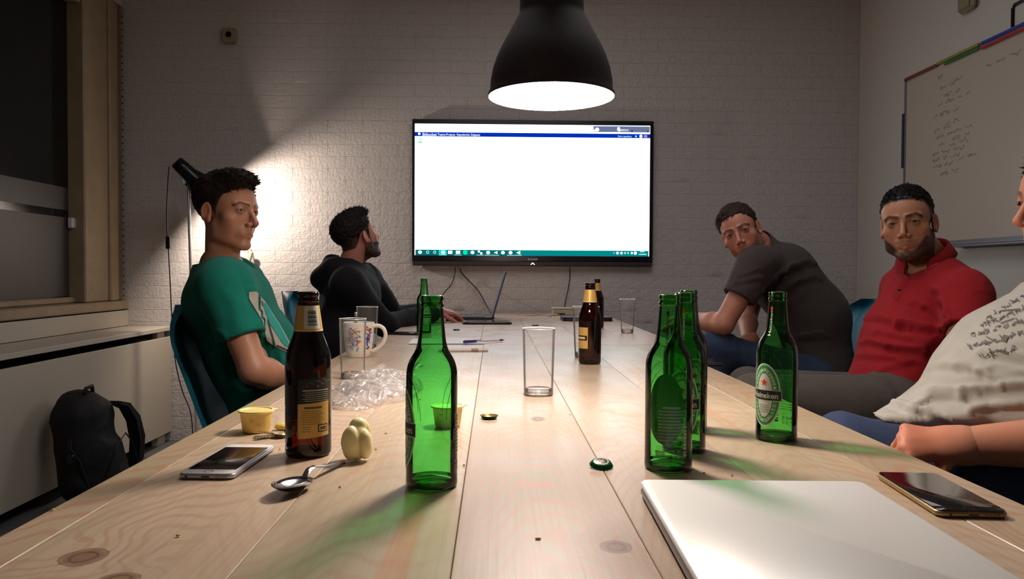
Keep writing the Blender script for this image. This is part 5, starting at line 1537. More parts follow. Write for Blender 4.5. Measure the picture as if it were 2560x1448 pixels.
    up = a3(J['head']) - nk; up /= np.linalg.norm(up); NKC = nk + up * P.get('neckcut', .012)
    for e_ in P.get('extra2', []): F_.cone(*e_[:4], k=e_[4] if len(e_) > 4 else .03)
    if not P.get('hood'):
        F_.half(NKC, up, .09, .003); 
    F_.cone(NKC - up * .03, NKC + up * .12, P.get('necko', .070), P.get('necko', .070) + .015, .006, cut=True)
    V, Q = F_.mesh(); V = relax(V, Q, 1)
    V = folds(V, Q, P.get('foldamp', .009), P.get('foldsc', 9), P.get('foldst', (1, 1, .4)), P.get('seed', 1), .35, P.get('foldR'))
    V = crease(V, Q, P.get('creases', []))
    shirt = np_mesh(P.get('topname', 't_shirt'), local(V), Q, P['top'], t)
    t['_'] = 0; del t['_']
    return t, body, shirt, V, Q, off, R, c

SHOE = mat('shoe_dark', srgb(40, 38, 40), .5)
def wp(px, py, Y): return at(px, py, Y)

def chair(loc, rz, label, m=TEALP, legs=True, h=.0, back=1.0, lean=.18, w=.23):
    """one-piece shell chair; its front faces local -Y"""
    t = empty('shell_chair', loc, rz, label, 'chair')
    b = MB(); n = 16; nv = 40; vs = []; fs = []
    prof = []
    sh_ = .455 + h
    for j in range(nv + 1):      # from front edge of the seat up to the top of the backrest
        q = j / nv
        if q < .42: y = -.22 + q / .42 * .36; z = sh_ - .01 + .012 * math.cos(q / .42 * 3.1); wd_ = .215 + .01 * math.sin(q / .42 * 3.1)
        elif q < .55: k = (q - .42) / .13; a = k * math.pi / 2; y = .14 + .07 * math.sin(a); z = sh_ - .02 + .07 * (1 - math.cos(a)); wd_ = .215 - .015 * k
        else: k = (q - .55) / .45; y = .21 + lean * k * .9; z = sh_ + .05 + (.41 * back) * k; wd_ = (.20 + (w - .20) * k) * (math.sqrt(max(0, 1 - (max(0, k - .72) / .28) ** 2.2)) if k > .72 else 1)
        prof.append((y, z, max(wd_, .05), q))
    for (y, z, wd_, q) in prof:
        for i in range(n + 1):
            u = -1 + 2 * i / n; curve = .055 * u * u
            vs.append((u * wd_, y - (curve if q > .5 else 0), z + (0 if q > .5 else curve * .5)))
    k = n + 1; N0 = len(vs)
    th = .012
    for (x, y, z), (py, pz, pw, q) in zip(list(vs), [p for p in prof for _ in range(k)]):
        if q > .5: vs.append((x, y + th, z))
        elif q > .42: vs.append((x, y + th * .7, z - th * .7))
        else: vs.append((x, y, z - th))
    f1 = [(j * k + i, j * k + i + 1, (j + 1) * k + i + 1, (j + 1) * k + i) for j in range(nv) for i in range(n)]
    fs = f1 + [tuple(N0 + q for q in f[::-1]) for f in f1]
    ring = [i for i in range(k)] + [j * k + n for j in range(1, nv + 1)] + [nv * k + i for i in range(n - 1, -1, -1)] + [j * k for j in range(nv - 1, 0, -1)]
    for a, c_ in zip(ring, ring[1:] + ring[:1]): fs.append((c_, a, N0 + a, N0 + c_))
    b.add(vs, fs, m); b.build('shell', parent=t, smooth=True, auto=60)
    for sx in (-1, 1):
        for sy in (-1, 1):
            MB().tube([(sx * .15, sy * .12, sh_ - .015), (sx * .19, sy * .19, .012), (sx * .19, sy * .19, 0)], .011, CHROME, 10).build('leg', parent=t, smooth=True, auto=40)
    MB().box((-.15, -.13, sh_ - .034), (.15, .13, sh_ - .024), CHROME, .003).build('seat_frame', parent=t)
    return t
# ------------------------------------------------------------------ the people
V3 = Vector
HAIR1, HAIR2, HAIR3, HAIR4 = hairmat('hair_dark_brown', (34, 24, 20)), hairmat('hair_black_brown', (26, 20, 18)), hairmat('hair_brown', (46, 34, 28)), hairmat('hair_black', (18, 14, 14))
lin = lambda *c: np.array(srgb(*c)[:3])
def direc(rz, el=0): a = math.radians(rz); e = math.radians(el); return V3((math.sin(a) * math.cos(e), -math.cos(a) * math.cos(e), math.sin(e)))   # 0 = towards the camera, 90 = +X

# young man in the teal T-shirt, left foreground
Y = 2.2
J = dict(head=wp(571, 527, Y), fwd=direc(66, -3), up=V3((.04, .02, 1)), neck=wp(553, 664, Y + .02), chest=wp(568, 760, Y + .03), belly=wp(632, 885, Y + .02), pelvis=wp(700, 1012, Y + .02),
         shR=wp(560, 722, Y - .17), shL=wp(600, 712, Y + .21), elR=wp(634, 925, Y - .20), elL=wp(705, 905, Y + .28), wrR=wp(745, 956, Y - .05), wrL=wp(748, 945, Y + .13),
         hipR=wp(715, 1062, Y - .09), hipL=wp(715, 1050, Y + .13))
J['knR'] = J['hipR'] + V3((.44, -.02, -.08)); J['knL'] = J['hipL'] + V3((.44, .04, -.08))
J['anR'] = V3((J['knR'].x + .02, J['knR'].y, .09)); J['anL'] = V3((J['knL'].x + .05, J['knL'].y, .09))
TEE1 = cloth('teal_jersey', (0, 96, 82))
P = dict(skin=lin(172, 122, 96), hair=lin(40, 28, 22), hairmat=HAIR1, hair_t=.006, hair_top=.007, quiff=(0.0, .7), comb=(.10, .9, -.05), tufts=4200, len=.016, mess=.16, lift=.12, w=.98, size=.935, jaw=.87, gaze=direc(30, 0), seed=3,
         line=[-.078, -.068, -.034, .014, .010, -.022, .010, .050, .064, .068], eye=.75, brow=.9,
         handR=((.25, .5, -.6), (.3, -.6, .5), .7), handL=((.2, -.5, -.6), (.4, .2, 1), .7), legs=cloth('dark_jeans_a', (34, 38, 52)), top=TEE1, sleeve=.62, foot=(1, 0, 0), loose=.014, rc=.104, rb=.108, rp=.115, sleeve_r=(.070, .066), arm=.93,
         creases=[((560, 900), (600, 938), (650, 962), (720, 966), 9, .009), ((566, 935), (610, 968), (672, 988), 9, .009), ((545, 850), (570, 905), 9, .006), ((585, 985), (640, 1000), 8, .006), ((605, 690), (622, 740), (636, 790), 9, .006), ((500, 890), (545, 950), 10, .006), ((560, 760), (575, 830), 12, .004)],
         foldamp=.011, foldsc=8, neckcut=-.006, necko=.066, neckw=.80)
tA, bA, sA, VA, QA, oA, RA, cA = person('person', J, P, 'young man with dark hair in a teal printed T-shirt seated at left, looking sideways')
chair((J['pelvis'].x + .075, Y + .02, 0), math.radians(84), 'teal shell chair under the young man in the teal T-shirt', h=.05, back=1.06, lean=.19, w=.20)

def decal(shape_pts, origin, U, W_, D, bvh, off, cell, lift):
    """a flat print laid on cloth: outline (u, v) filled with small triangles and projected along D on the shirt mesh"""
    from mathutils.geometry import delaunay_2d_cdt
    P0 = [V3((p[0], p[1])) for p in shape_pts]; B = []
    for a, b in zip(P0, P0[1:] + P0[:1]):
        n = max(1, int((b - a).length / cell)); B += [a.lerp(b, i / n) for i in range(n)]
    E = [(i, (i + 1) % len(B)) for i in range(len(B))]
    xs, ys = [p.x for p in P0], [p.y for p in P0]; G_ = []
    x = min(xs) + cell / 2
    while x < max(xs):
        y = min(ys) + cell / 2
        while y < max(ys): G_.append(V3((x, y))); y += cell
        x += cell
    v, e, f, *_ = delaunay_2d_cdt(B + G_, E, [], 1, 1e-6)
    hits = []
    for q in v:
        p = V3(origin) + V3(U) * q.x + V3(W_) * q.y; h_ = bvh.ray_cast(p - V3(D) * .4, V3(D), 1.0)
        hits.append(None if h_[0] is None else h_[0] - V3(D) * lift + h_[1] * (lift * .4 if h_[1].dot(V3(D)) < 0 else -lift * .4) - V3(off))
    idx = {}; vs = []; fs = []
    for i, q in enumerate(hits):
        if q is not None: idx[i] = len(vs); vs.append(tuple(q))
    for t_ in f:
        if all(k in idx for k in t_):
            q = [V3(vs[idx[k]]) for k in t_]
            if max((q[0] - q[1]).length, (q[1] - q[2]).length, (q[2] - q[0]).length) < cell * 6: fs.append(tuple(idx[k] for k in t_))
    return vs, fs
def bvh_of(V, Q): return BVHTree.FromPolygons([tuple(p) for p in V], [tuple(q) for q in Q])
def pix_decal(polys, V, Q, off, parent, name, Yd, n=26, kind=None):
    """print outlines taken on the cloth as seen in the photograph, laid on the shirt itself"""
    bv = bvh_of(V, Q); b = MB()
    for kk_, (poly, m) in enumerate(polys):
        W = [wp(x, y, Yd) for x, y in poly]; o_ = W[0]; D = (o_ - CAM).normalized()
        U = Rv; UU = Uv
        pts = [((w_ - o_).dot(U), (w_ - o_).dot(UU)) for w_ in W]
        vs, fs = decal(pts, o_, U, UU, D, bv, off, .007 if kind is None else .02, .0022 + (.0016 * min(kk_, 2) if kind is None else 0))
        b.add(vs, fs, m)
    o = b.build(name, parent=parent, smooth=True)
    if kind: o['kind'] = kind
    return o
PRW = mat('print_pale_grey', srgb(150, 146, 134), .8); PRT = mat('print_light_teal', srgb(20, 130, 120), .8); PRK = mat('print_dark_line', srgb(30, 40, 44), .8)
try:
    pix_decal([([(622, 730), (640, 729), (662, 752), (700, 810), (742, 882), (735, 890), (690, 868), (668, 850), (655, 800), (632, 762), (622, 745)], PRW),
               ([(652, 752), (664, 760), (698, 812), (730, 872), (712, 865), (676, 812)], PRT), ([(668, 800), (671, 800), (690, 868), (686, 866)], PRK), ([(690, 866), (692, 862), (738, 884), (738, 889)], PRK)], VA, QA, oA, sA, 'shirt_print', Y - .1, 34)
except Exception as ex: print('decal', ex)

# bearded man in the black hoodie, looking up at the television
Y = 3.6
J = dict(head=wp(893, 590, Y), fwd=direc(138, 18), up=V3((-.28, -.10, 1)), neck=wp(872, 668, Y + .0), chest=wp(880, 745, Y), belly=wp(850, 835, Y - .02), pelvis=wp(855, 930, Y - .02),
         shR=wp(868, 712, Y - .17), shL=wp(915, 700, Y + .20), elR=wp(962, 812, Y - .06), elL=wp(985, 790, Y + .36), wrR=wp(1092, 781, Y + .36), wrL=wp(1088, 775, 4.14),
         hipR=wp(862, 965, Y - .1), hipL=wp(862, 955, Y + .12))
J['knR'] = J['hipR'] + V3((.46, .0, .02)); J['knL'] = J['hipL'] + V3((.46, .05, .02))
J['anR'] = V3((J['knR'].x + .0, J['knR'].y, .09)); J['anL'] = V3((J['knL'].x + .0, J['knL'].y, .09))
HOOD = cloth('black_hoodie_fleece', (15, 13, 19))
P = dict(skin=lin(176, 118, 100), hair=lin(22, 16, 15), hairmat=HAIR2, hair_t=.005, hair_top=.005, comb=(0, .35, .25), tufts=3600, len=.012, mess=.3, lift=.35, size=1.02, beard=.95, beardlen=.004, must=.9, mouthclear=.6, seed=7, rough=.008, quiff=(0, .8),
         handR=((1, .30, -.12), (.1, 0, 1), .35), handL=((1, .1, -.2), (.1, 0, 1), .4), legs=cloth('dark_trousers_b', (24, 24, 30)), top=HOOD, topname='hoodie', sleeve=1.93, foot=(1, 0, 0), loose=.016, rc=.118, rb=.118, rp=.125,
         foldamp=.014, foldsc=9, foldst=(1, 1, .6), hood=True, neckcut=.0, necko=.060, sleeve_r=(.074, .07))
nk = J['neck']
P['extra2'] = [(a3(nk + V3((-.075, -.06, -.01))), a3(nk + V3((-.075, .07, -.01))), .045, .045, .05), (a3(nk + V3((-.06, -.075, .0))), a3(nk + V3((.035, -.07, -.03))), .036, .026, .03), (a3(nk + V3((-.06, .075, .0))), a3(nk + V3((.035, .07, -.03))), .036, .026, .03),
               (a3(nk + V3((-.125, -.03, -.05))), a3(nk + V3((-.115, .05, -.05))), .050, .050, .05), (a3(nk + V3((-.09, -.01, .035))), a3(nk + V3((-.09, .03, .035))), .024, .024, .04)]
tB, bB, sB, *_ = person('person', J, P, 'bearded man in a black hoodie seated at the far left, turned towards the television')
chair((-.655, Y - .02, 0), math.radians(90), 'teal shell chair under the bearded man in the black hoodie', h=.04, back=1.1, lean=.13, w=.18)

# man in the dark grey T-shirt leaning on his knee
Y = 3.15
J = dict(head=wp(1850, 579, Y - .08), fwd=direc(-26, -6), up=V3((-.42, .05, 1)), neck=wp(1893, 614, Y), chest=wp(1958, 690, Y + .02), belly=wp(2032, 790, Y + .03), pelvis=wp(2050, 915, Y + .03),
         shL=wp(1890, 666, Y - .19), shR=wp(1916, 650, Y + .21), elL=wp(1808, 812, Y - .22), elR=wp(1868, 795, Y + .22), wrL=wp(1726, 797, Y + .0), wrR=wp(1870, 852, Y - .02),
         hipL=wp(2030, 945, Y - .11), hipR=wp(2030, 935, Y + .13))
J['knL'] = wp(1786, 872, Y - .18); J['knR'] = wp(1800, 885, Y + .16)
J['anL'] = V3((J['knL'].x - .02, J['knL'].y, .09)); J['anR'] = V3((J['knR'].x - .02, J['knR'].y, .09))
TEE3 = cloth('dark_grey_jersey', (62, 54, 54))
P = dict(skin=lin(178, 120, 98), hair=lin(40, 30, 26), hairmat=HAIR3, hair_t=.006, hair_top=.006, comb=(.35, .15, -.30), tufts=3400, len=.020, mess=.10, lift=.05, size=1.0, w=.96, jaw=.95, beard=.35, beardlen=.0005, seed=11,
         gaze=CAM - wp(1843, 576, Y), line=[-.080, -.070, -.040, .010, .006, -.018, .018, .052, .066, .072],
         handL=((-.5, .85, -.1), (0, 0, 1), .5), handR=((-1, -.5, -.2), (0, 0, 1), .6), legs=cloth('blue_jeans_c', (42, 56, 80)), top=TEE3, sleeve=.55, foot=(-1, 0, 0), loose=.012, rc=.130, rb=.124, rp=.122, thigh=.086,
         creases=[((1928, 735), (1955, 700), (1985, 680), (2020, 668), 8, .012), ((1842, 716), (1895, 704), 5, .006), ((1850, 700), (1900, 682), 5, .005), ((1965, 745), (2000, 715), (2035, 705), 7, .006), ((1990, 860), (2050, 850), 8, .006), ((1900, 745), (1925, 738), 5, .006)],
         foldamp=.010, foldsc=8, foldst=(.6, 1, .6), neckcut=.010, necko=.060, sleeve_r=(.070, .068), hem=.35)
person('person', J, P, 'man in a dark grey T-shirt and jeans leaning forward with an elbow on his knee')
chair((1.28, Y + .03, 0), math.radians(-90), 'teal shell chair under the man in the dark grey T-shirt', h=.02, back=1.12, lean=.16, w=.2)

# bearded man in the red polo shirt, leaning back
Y = 2.35
J = dict(head=wp(2268, 556, Y), fwd=direc(-37, -4), up=V3((-.14, .0, 1)), neck=wp(2316, 650, Y + .05), chest=wp(2322, 762, Y + .04), belly=wp(2262, 870, Y + .02), pelvis=wp(2235, 965, Y + .02),
         shL=wp(2416, 742, Y - .15), shR=wp(2258, 722, Y + .20), elL=wp(2408, 905, Y - .25), elR=wp(2222, 880, Y + .34), wrL=wp(2400, 1010, Y - .20), wrR=wp(2140, 958, Y + .22),
         hipL=wp(2230, 1010, Y - .10), hipR=wp(2215, 1000, Y + .14))
J['knL'] = J['hipL'] + V3((-.44, -.05, .03)); J['knR'] = J['hipR'] + V3((-.44, .08, .03))
J['anL'] = V3((J['knL'].x - .02, J['knL'].y, .09)); J['anR'] = V3((J['knR'].x - .02, J['knR'].y, .09))
POLO = cloth('red_pique', (150, 26, 34))
P = dict(skin=lin(178, 126, 98), hair=lin(20, 15, 14), hairmat=HAIR4, hair_t=.004, hair_top=.005, comb=(.1, .7, .1), tufts=4000, len=.009, mess=.15, lift=.15, size=.985, w=1.0, jaw=1.02, beard=.85, beardlen=.002, must=.3, seed=21, brow=1.15,
         gaze=CAM - wp(2268, 556, Y) + V3((-.25, 0, 0)), fade=[.006, .0045, .001, 0], line=[-.070, -.060, -.030, .016, .012, -.020, .014, .052, .064, .066],
         handL=((-1, .3, -.2), (0, 0, 1), .5), handR=((-1, -.2, -.2), (0, 0, 1), .6), legs=cloth('grey_jeans_d', (82, 76, 72)), top=POLO, topname='polo_shirt', sleeve=.56, ksl=.014, foot=(-1, 0, 0), loose=.010, rc=.120, rb=.112, rp=.122, thigh=.090, arm=1.06,
         creases=[((2180, 804), (2253, 820), (2350, 836), 8, .014), ((2335, 740), (2346, 770), (2352, 800), 9, .012), ((2285, 768), (2312, 778), (2345, 812), 7, .006), ((2170, 864), (2225, 876), (2298, 884), 7, .010), ((2150, 900), (2230, 905), 7, .007), ((2195, 838), (2280, 856), 6, .006), ((2215, 930), (2285, 915), 7, .007), ((2380, 672), (2440, 705), 9, .004)],
         foldamp=.011, foldsc=8, foldst=(.5, .8, 1.1), neckcut=.004, necko=.066, sleeve_r=(.076, .070), neckw=1.08)
tD, bD, sD, VD, QD, oD, RD, cD = person('person', J, P, 'man with short black hair and beard in a red polo shirt leaning back at right')
# collar, placket and buttons
def collar(J, m, parent, off, R_, lean=.0):
    nk = a3(J['neck']); up = a3(J['head']) - nk; up /= np.linalg.norm(up); up = up + np.array([.12, 0, .4]); up /= np.linalg.norm(up)
    f = np.array([-.80, -.60, 0]); f = f - up * (f @ up); f /= np.linalg.norm(f); r = np.cross(f, up)
    b = MB(); n = 30; rows = [(.060, .006), (.063, .030), (.066, .043), (.071, .041), (.078, .022), (.086, .002), (.083, .0), (.074, .020), (.066, .036)]
    vs = []
    for k, (rr, zz) in enumerate(rows):
        for i in range(n + 1):
            a = math.radians(22 + (360 - 44) * i / n); fr = max(0, math.cos(a))
            open_ = (1 - i / n if i > n / 2 else i / n) * 2
            tip = max(0, 1 - open_ * 4.5)
            z_ = zz - (.020 * fr * fr) - (tip * .020 if 4 <= k <= 6 else 0)
            rad = rr * (1 + .10 * fr) + (tip * .010 if 4 <= k <= 6 else 0)
            p = nk + up * (z_ + .004) + f * math.cos(a) * rad + r * math.sin(a) * rad * 1.04
            vs.append(tuple(p - off))
    k = n + 1
    fs = [(j * k + i, j * k + i + 1, (j + 1) * k + i + 1, (j + 1) * k + i) for j in range(len(rows) - 1) for i in range(n)]
    o = b.add(vs, fs, m).build('collar', parent=parent, smooth=True); return o, f, r, up, nk
co, f_, r_, up_, nk_ = collar(J, POLO, sD, oD, RD)
bv = bvh_of(VD, QD); b = MB(); bt = MB()
PLK = cloth('red_placket', (138, 20, 28)); NAVY = mat('dark_button', srgb(40, 14, 22), .3); INS = mat('collar_inside_dark', srgb(70, 10, 24), .8)
rows = []; pa, pb2 = np.array([2284., 664.]), np.array([2236., 748.]); pn_ = np.array([pb2[1] - pa[1], pa[0] - pb2[0]]); pn_ /= np.linalg.norm(pn_)
for j in range(12):
    row = []
    for i in range(5):
        q_ = pa + (pb2 - pa) * j / 11 + pn_ * (i - 2) * 5.0; D_ = ray(q_[0], q_[1]).normalized(); h_ = bv.ray_cast(CAM, D_, 6)
        row.append(h_[0] - D_ * (.0035 if 0 < i < 4 else .0008) if h_[0] else None)
    rows.append(row)
vs = []; idx = {}
for j, row in enumerate(rows):
    for i, p in enumerate(row):
        if p: idx[(i, j)] = len(vs); vs.append(tuple(p - V3(oD)))
fs = [(idx[(i, j)], idx[(i, j + 1)], idx[(i + 1, j + 1)], idx[(i + 1, j)]) for j in range(11) for i in range(4) if all(q in idx for q in ((i, j), (i, j + 1), (i + 1, j + 1), (i + 1, j)))]
b.add(vs, fs, PLK).build('placket', parent=sD, smooth=True)
for j in (3, 8):
    if rows[j][2]:
        o = MB().lathe([(0, .0022), (.004, .0022), (.0052, .0012), (.0052, 0)], NAVY, 14).build('button', parent=sD, smooth=True)
        o.matrix_local = Matrix.Translation(rows[j][2] - V3(oD) + V3(f_) * .001) @ V3((0, 0, 1)).rotation_difference(V3(f_)).to_matrix().to_4x4()
chair((J['pelvis'].x + .03, Y + .04, 0), math.radians(-78), 'teal shell chair under the man in the red polo shirt', h=.06, back=.9, lean=.26, w=.24)

# man in the pale grey printed T-shirt at the right edge of the picture
Y = 1.5
J = dict(head=wp(2678, 500, Y), fwd=V3((-1, -.02, -.06)), up=V3((0, 0, 1)), neck=wp(2752, 650, Y + .02), chest=wp(2700, 845, Y + .03), belly=wp(2600, 975, Y + .02), pelvis=wp(2540, 1120, Y + .03),
         shL=wp(2760, 770, Y - .19), shR=wp(2720, 760, Y + .23), elL=wp(2800, 1105, Y - .22), elR=wp(2560, 1020, Y + .30), wrL=wp(2402, 1114, Y - .17), wrR=wp(2380, 1100, Y + .18),
         hipL=wp(2480, 1225, Y - .10), hipR=wp(2460, 1190, Y + .15))
J['knL'] = J['hipL'] + V3((-.34, -.03, -.07)); J['knR'] = wp(2105, 1108, Y + .18)
J['anL'] = V3((J['knL'].x + .02, J['knL'].y, .09)); J['anR'] = V3((J['knR'].x, J['knR'].y, .09))
TEE5 = cloth('pale_grey_marl', (176, 172, 162))
P = dict(skin=lin(205, 140, 112), hair=lin(58, 42, 34), hairmat=HAIR3, hair_t=.008, hair_top=.014, comb=(0, .4, .1), tufts=1000, len=.015, size=1.03, jaw=1.05, seed=31, nose=.97, h=.0075, beard=.25, beardlen=.0004,
         handL=((-1, .12, .02), (-.25, -.75, .65), 1.25), handR=((-1, -.3, -.3), (0, .3, 1), .8), legs=cloth('blue_jeans_e', (52, 64, 92)), top=TEE5, sleeve=.6, foot=(-1, 0, 0), loose=.014, rc=.135, rb=.140, rp=.135, thigh=.098, arm=1.16,
         creases=[((2310, 1000), (2420, 992), (2560, 978), 10, .013), ((2341, 925), (2400, 925), (2454, 940), (2484, 962), 8, .008), ((2244, 1020), (2309, 1036), (2367, 1062), 7, .010), ((2440, 1034), (2560, 1026), 9, .010), ((2210, 1012), (2272, 1030), 6, .008), ((2462, 892), (2560, 908), 9, .010), ((2490, 926), (2560, 936), 8, .006), ((2300, 1015), (2330, 990), 6, .006)],
         foldamp=.014, foldsc=6.5, foldst=(.35, 1, 1.4), neckcut=.0, necko=.07, sleeve_r=(.088, .084), hem=-.25, hs=1.08)
P['extra'] = [(a3(wp(2545, 915, Y + .0)), a3(wp(2468, 968, Y + .0)), .115, .102, .05, (0, 1, 0), 1.25), (a3(wp(2450, 980, Y + .0)), a3(wp(2310, 1020, Y + .0)), .070, .026, .05, (0, 1, 0), 1.9), (a3(wp(2340, 1015, Y + .0)), a3(wp(2200, 1040, Y + .0)), .028, .008, .03, (0, 1, 0), 4.2)]
tE, bE, sE, VE, QE, oE, RE, cE = person('person', J, P, 'man in a pale grey printed T-shirt cut by the right edge, hand on his jeans')
rnd = random.Random(5); polys = []
PK = mat('print_charcoal', srgb(96, 92, 88), .8)
def stroke(x, y, l, w_, a):
    c, s_ = math.cos(a), math.sin(a); return [(x + u * c * l - v * s_ * w_, y + u * s_ * l + v * c * w_) for u, v in ((-1, -1), (1, -1), (1, 1), (-1, 1))]
rowsx = [((2478, 792), (2560, 738)), ((2452, 815), (2560, 770)), ((2436, 838), (2560, 800)), ((2424, 868), (2560, 832)), ((2452, 892), (2545, 868))]
for (x0, y0), (x1, y1) in rowsx:
    x = x0
    while x < x1:
        q = (x - x0) / (x1 - x0); y = y0 + (y1 - y0) * q; s0 = rnd.uniform(5, 10)
        for k in range(rnd.randint(2, 4)): polys.append((stroke(x + rnd.uniform(-5, 5), y + rnd.uniform(-5, 5), rnd.uniform(3, s0), rnd.uniform(.8, 1.6), rnd.choice((-.5, -.45, 1.0, 1.1, .2, -.9))), PK))
        x += s0 * 1.6
for x, y, l, w_, a in ((2530, 775, 26, 1.4, -.1), (2520, 802, 20, 1.2, -.35), (2480, 850, 16, 1.6, .5), (2512, 848, 7, 9, .4), (2505, 880, 16, 1.3, .3), (2478, 884, 14, 1.3, 1.2)): polys.append((stroke(x, y, l, w_, a), PK))
pix_decal(polys, VE, QE, oE, sE, 'shirt_print', Y - .2, 6, 'stuff')
chair((J['pelvis'].x + .08, Y + .03, 0), math.radians(-90), 'teal shell chair under the man in the pale grey T-shirt', h=.0, back=.9)
# lining inside the lifted hem of the shirt
MB()

# ------------------------------------------------------------------ floor lamp by the brick wall
pt = wp(470, 452, 4.5); pb_ = V3((wp(492, 1000, 4.5).x, 4.5, 0))
fl = empty('floor_lamp', (pb_.x, pb_.y, 0), 0, 'black and chrome reading floor lamp lighting the bricks behind the young man', 'lamp')
L0 = V3((pb_.x, pb_.y, 0)); q = lambda v: V3(v) - L0
MB().lathe([(0, .0), (.13, 0), (.13, .012), (.12, .022), (.02, .028), (.012, .04)], BLACKM, 40).build('base', parent=fl, smooth=True, auto=40)
MB().tube([(0, 0, .03), q(pt)], .0095, CHROME, 12).build('pole', parent=fl, smooth=True, auto=40)
MB().tube([q(pt) + V3((0, 0, -.03)), q(pt) + V3((-.003, 0, .06))], .017, mat('clamp_teal_black', srgb(18, 44, 56), .25), 12).build('clamp', parent=fl, smooth=True, auto=40)
MB().box((-.010, -.003, -.026), (.006, .003, .026), mat('pale_label', srgb(150, 200, 205), .4, emit=srgb(150, 200, 205), estr=.15), .001).build('clamp_label', parent=fl).location = q(pt) + V3((-.012, -.018, .010))  # weak emission put in as the label's highlight, not a lamp
MB().lathe([(0, -.01), (.014, -.01), (.014, .022), (.008, .03)], STEEL, 14).build('knob', parent=fl, smooth=True, auto=40).location = q(pt) + V3((.03, -.02, -.02))
ax = V3((.58, .43, -.65)).normalized()
rear = wp(440, 404, 4.42)
mt = Matrix.Translation(q(rear)) @ V3((0, 0, 1)).rotation_difference(ax).to_matrix().to_4x4()
shp = [(0, 0), (.030, .0), (.038, .006), (.042, .05), (.044, .10), (.060, .15), (.085, .215), (.100, .27), (.102, .285)]
lv = mt.to_3x3().inverted() @ V3((.36, .36, .50)); sa = math.atan2(lv.y, lv.x)
def slotted(prof, m, nm, **k):      # narrow slot added near the rim to throw a light streak on the wall
    b = MB().lathe(prof, m, 96); kf = []
    for f in b.f:
        c = sum((V3(b.v[i]) for i in f), V3()) / len(f); da = (math.atan2(c.y, c.x) - sa + math.pi) % (2 * math.pi) - math.pi
        kf.append(not (abs(da) < .034 and .224 < c.z < .262))
    b.f = [f for f, q_ in zip(b.f, kf) if q_]; b.m = [f for f, q_ in zip(b.m, kf) if q_]
    return b.build(nm, parent=fl, smooth=True, mw=mt, **k)
slotted([(0, 0), (.030, .0), (.038, .006), (.042, .05), (.044, .10), (.060, .15), (.083, .21), (.087, .222), (.0935, .245), (.0995, .268), (.102, .285)], BLACKM, 'shade', auto=50)
slotted([(.0, .10), (.040, .102), (.057, .152), (.080, .21), (.084, .222), (.0905, .245), (.097, .268), (.102, .285)], mat('lamp_reflector', (.8, .78, .74, 1), .3, metal=.6), 'reflector')
MB().lathe([(0, .11), (.018, .112), (.028, .135), (.030, .16), (.020, .182), (0, .19)], emat('spot_bulb_glow', (1, .9, .78, 1), 20), 20).build('bulb', parent=fl, smooth=True, mw=mt)
cl = MB(); cl.tube([q(rear) + ax * .10 + V3((0, -.0, -.03)), q(pt) + V3((0.01, 0, .05))], .010, BLACKM, 8); cl.build('bracket', parent=fl, smooth=True)
ld = bpy.data.lights.new('reading_light', 'POINT'); ld.energy = SPOT_W * 9; ld.color = (1, .84, .70); ld.shadow_soft_size = .02
lo = bpy.data.objects.new('reading_light', ld); COL.objects.link(lo); lo.parent = fl
lo.matrix_local = Matrix.Translation(q(rear) + ax * .256) @ V3((0, 0, -1)).rotation_difference(ax).to_matrix().to_4x4()
cable([wp(423, 416, 4.42), wp(419, 470, 4.44), wp(417, 540, 4.45), wp(418, 592, 4.45)], .0032, CABLEM, 'lamp_cord', 'upper half of the dark lamp cord hanging at left of the floor lamp', cat='cord')
cable([wp(421, 622, 4.45), wp(425, 700, 4.46), wp(430, 800, 4.46), wp(438, 900, 4.47), wp(455, 975, 4.48), wp(478, 1040, 4.46), V3((wp(488, 1090, 4.45).x, 4.42, .006))], .0032, CABLEM, 'lamp_cord', 'lower half of the dark lamp cord running down to the floor', cat='cord')
sw = empty('cord_switch', wp(420, 607, 4.45), 0, 'small black inline switch on the lamp cord', 'switch')
MB().box((-.012, -.008, -.036), (.012, .008, .036), BLACKP, .004).build('housing', parent=sw); MB().box((-.005, -.011, -.008), (.005, -.007, .008), BLACKM, .001).build('rocker', parent=sw)
cable([wp(610, 600, 4.83), wp(622, 640, 4.84), wp(618, 668, 4.85), wp(632, 690, 4.86), wp(645, 730, 4.86), wp(652, 790, 4.86), wp(668, 850, 4.86), wp(690, 930, 4.86)], .004, PALECABLE, 'wall_cable', 'pale cable hanging down the lit bricks behind the young man')
pg = empty('cable_plug', wp(626, 640, 4.85), .0, 'pale plug hanging on the lit brick wall', 'plug', rot=(0, .3, 0))
MB().box((-.014, -.018, -.045), (.014, .006, .03), mat('plug_beige', srgb(190, 172, 150), .5), .006).build('body', parent=pg)
MB().box((-.02, -.014, -.075), (-.004, .002, -.046), mat('plug_beige2', srgb(176, 158, 136), .5), .004).build('strain_relief', parent=pg)

# ------------------------------------------------------------------ backpack
BPM = mat('black_nylon', srgb(9, 9, 11), .8, bump=[(80, .4, .003)]); BPM2 = mat('black_strap', srgb(14, 13, 15), .7)
cb = atX(236, 1100, XC + .19); cb.z = 0
bp = empty('backpack', (cb.x, cb.y, 0), 0, 'black backpack standing against the white radiator cover', 'backpack')
F_ = Field([-.2, -.3, -.02], [.26, .3, .62], .009)
F_.cone((.0, -.03, .13), (-.045, -.02, .40), .125, .115, .05, side=(0, 1, 0), su=1.35)
F_.cone((-.04, -.02, .42), (-.055, -.02, .455), .09, .07, .05, side=(0, 1, 0), su=1.3)
F_.cone((.09, -.03, .14), (.065, -.03, .26), .075, .07, .03, side=(0, 1, 0), su=1.5)
F_.half((0, 0, .006), (0, 0, -1), .4, .01); 
V, Q = F_.mesh(); V = folds(V, Q, .014, 12, (1, 1, .6), 4)
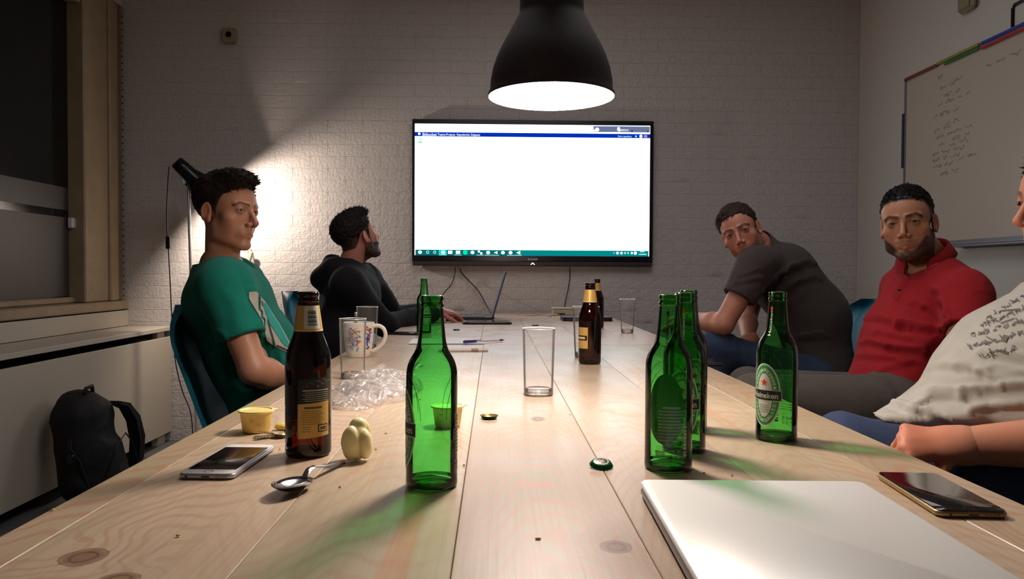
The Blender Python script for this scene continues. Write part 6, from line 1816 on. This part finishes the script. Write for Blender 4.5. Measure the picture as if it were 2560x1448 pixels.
np_mesh('bag', V, Q, BPM, bp)
sp1 = [(.03, .13, .45), (.05, .19, .43), (.075, .235, .36), (.085, .262, .26), (.08, .258, .16), (.06, .225, .08), (.04, .17, .05)]
def strap(path, w_, th, nm):
    b = MB(); vs = []; P_ = [V3(p) for p in path]
    for i, p in enumerate(P_):
        tn = (P_[min(i + 1, len(P_) - 1)] - P_[max(i - 1, 0)]).normalized(); sd = V3((1, -.2, 0)); sd = (sd - tn * sd.dot(tn)).normalized(); nn = tn.cross(sd)
        for a, c_ in ((-1, -1), (1, -1), (1, 1), (-1, 1)): vs.append(p + sd * a * w_ / 2 + nn * c_ * th / 2)
    fs = [(j * 4 + k, j * 4 + (k + 1) % 4, (j + 1) * 4 + (k + 1) % 4, (j + 1) * 4 + k) for j in range(len(P_) - 1) for k in range(4)] + [(3, 2, 1, 0), tuple((len(P_) - 1) * 4 + k for k in range(4))]
    b.add(vs, fs, BPM2).build(nm, parent=bp, smooth=True, auto=50)
strap(sp1, .06, .016, 'shoulder_strap'); strap([(x + .05, y * .55 - .02, z + .01) for x, y, z in sp1], .06, .016, 'shoulder_strap')
MB().tube([(-.02, -.06, .50), (-.01, -.05, .545), (-.01, .0, .55), (-.02, .03, .505)], .009, BPM2, 8).build('carry_handle', parent=bp, smooth=True)
strap([(.055, -.17, .12), (.035, -.20, .24), (.0, -.21, .30), (-.02, -.17, .35)], .02, .006, 'side_strap')
MB().box((.0, -.235, .24), (.03, -.205, .28), BLACKP, .004).build('buckle', parent=bp)
MB().tube([(.135, -.15, .18), (.150, -.08, .30), (.145, .0, .33), (.15, .06, .27), (.16, .09, .17)], .0035, BLACKP, 6).build('zip', parent=bp, smooth=True)

# ------------------------------------------------------------------ garlic bulb beside the spoon
p = tab(891, 1152)
ga = empty('garlic_bulb', (p.x, p.y, TZ), .2, 'pale yellow garlic-like bulb with bulging cloves standing behind the spoon', 'garlic')
F_ = Field([-.035, -.035, -.005], [.035, .035, .07], .0011)
F_.ell((0, .003, .026), (.017, .016, .026), .004)
F_.ell((-.0075, -.006, .026), (.0125, .0120, .0235), .0015); F_.ell((.0115, -.004, .023), (.0105, .0125, .0205), .0015)
F_.ell((.002, .006, .047), (.0120, .0105, .0115), .0015); F_.ell((.009, .010, .038), (.0105, .009, .017), .0015); F_.ell((-.009, .009, .024), (.0115, .0095, .020), .0015)
F_.cone((-.003, -.022, .036), (-.001, -.021, .012), .0020, .0012, .003, cut=True)
F_.half((0, 0, .0008), (0, 0, -1), .05, .002)
V, Q = F_.mesh(); V = V + normals(V, Q) * ((vnoise(V, 130, 2) - .5) * .0012)[:, None]
np_mesh('cloves', V, Q, GARM, ga)
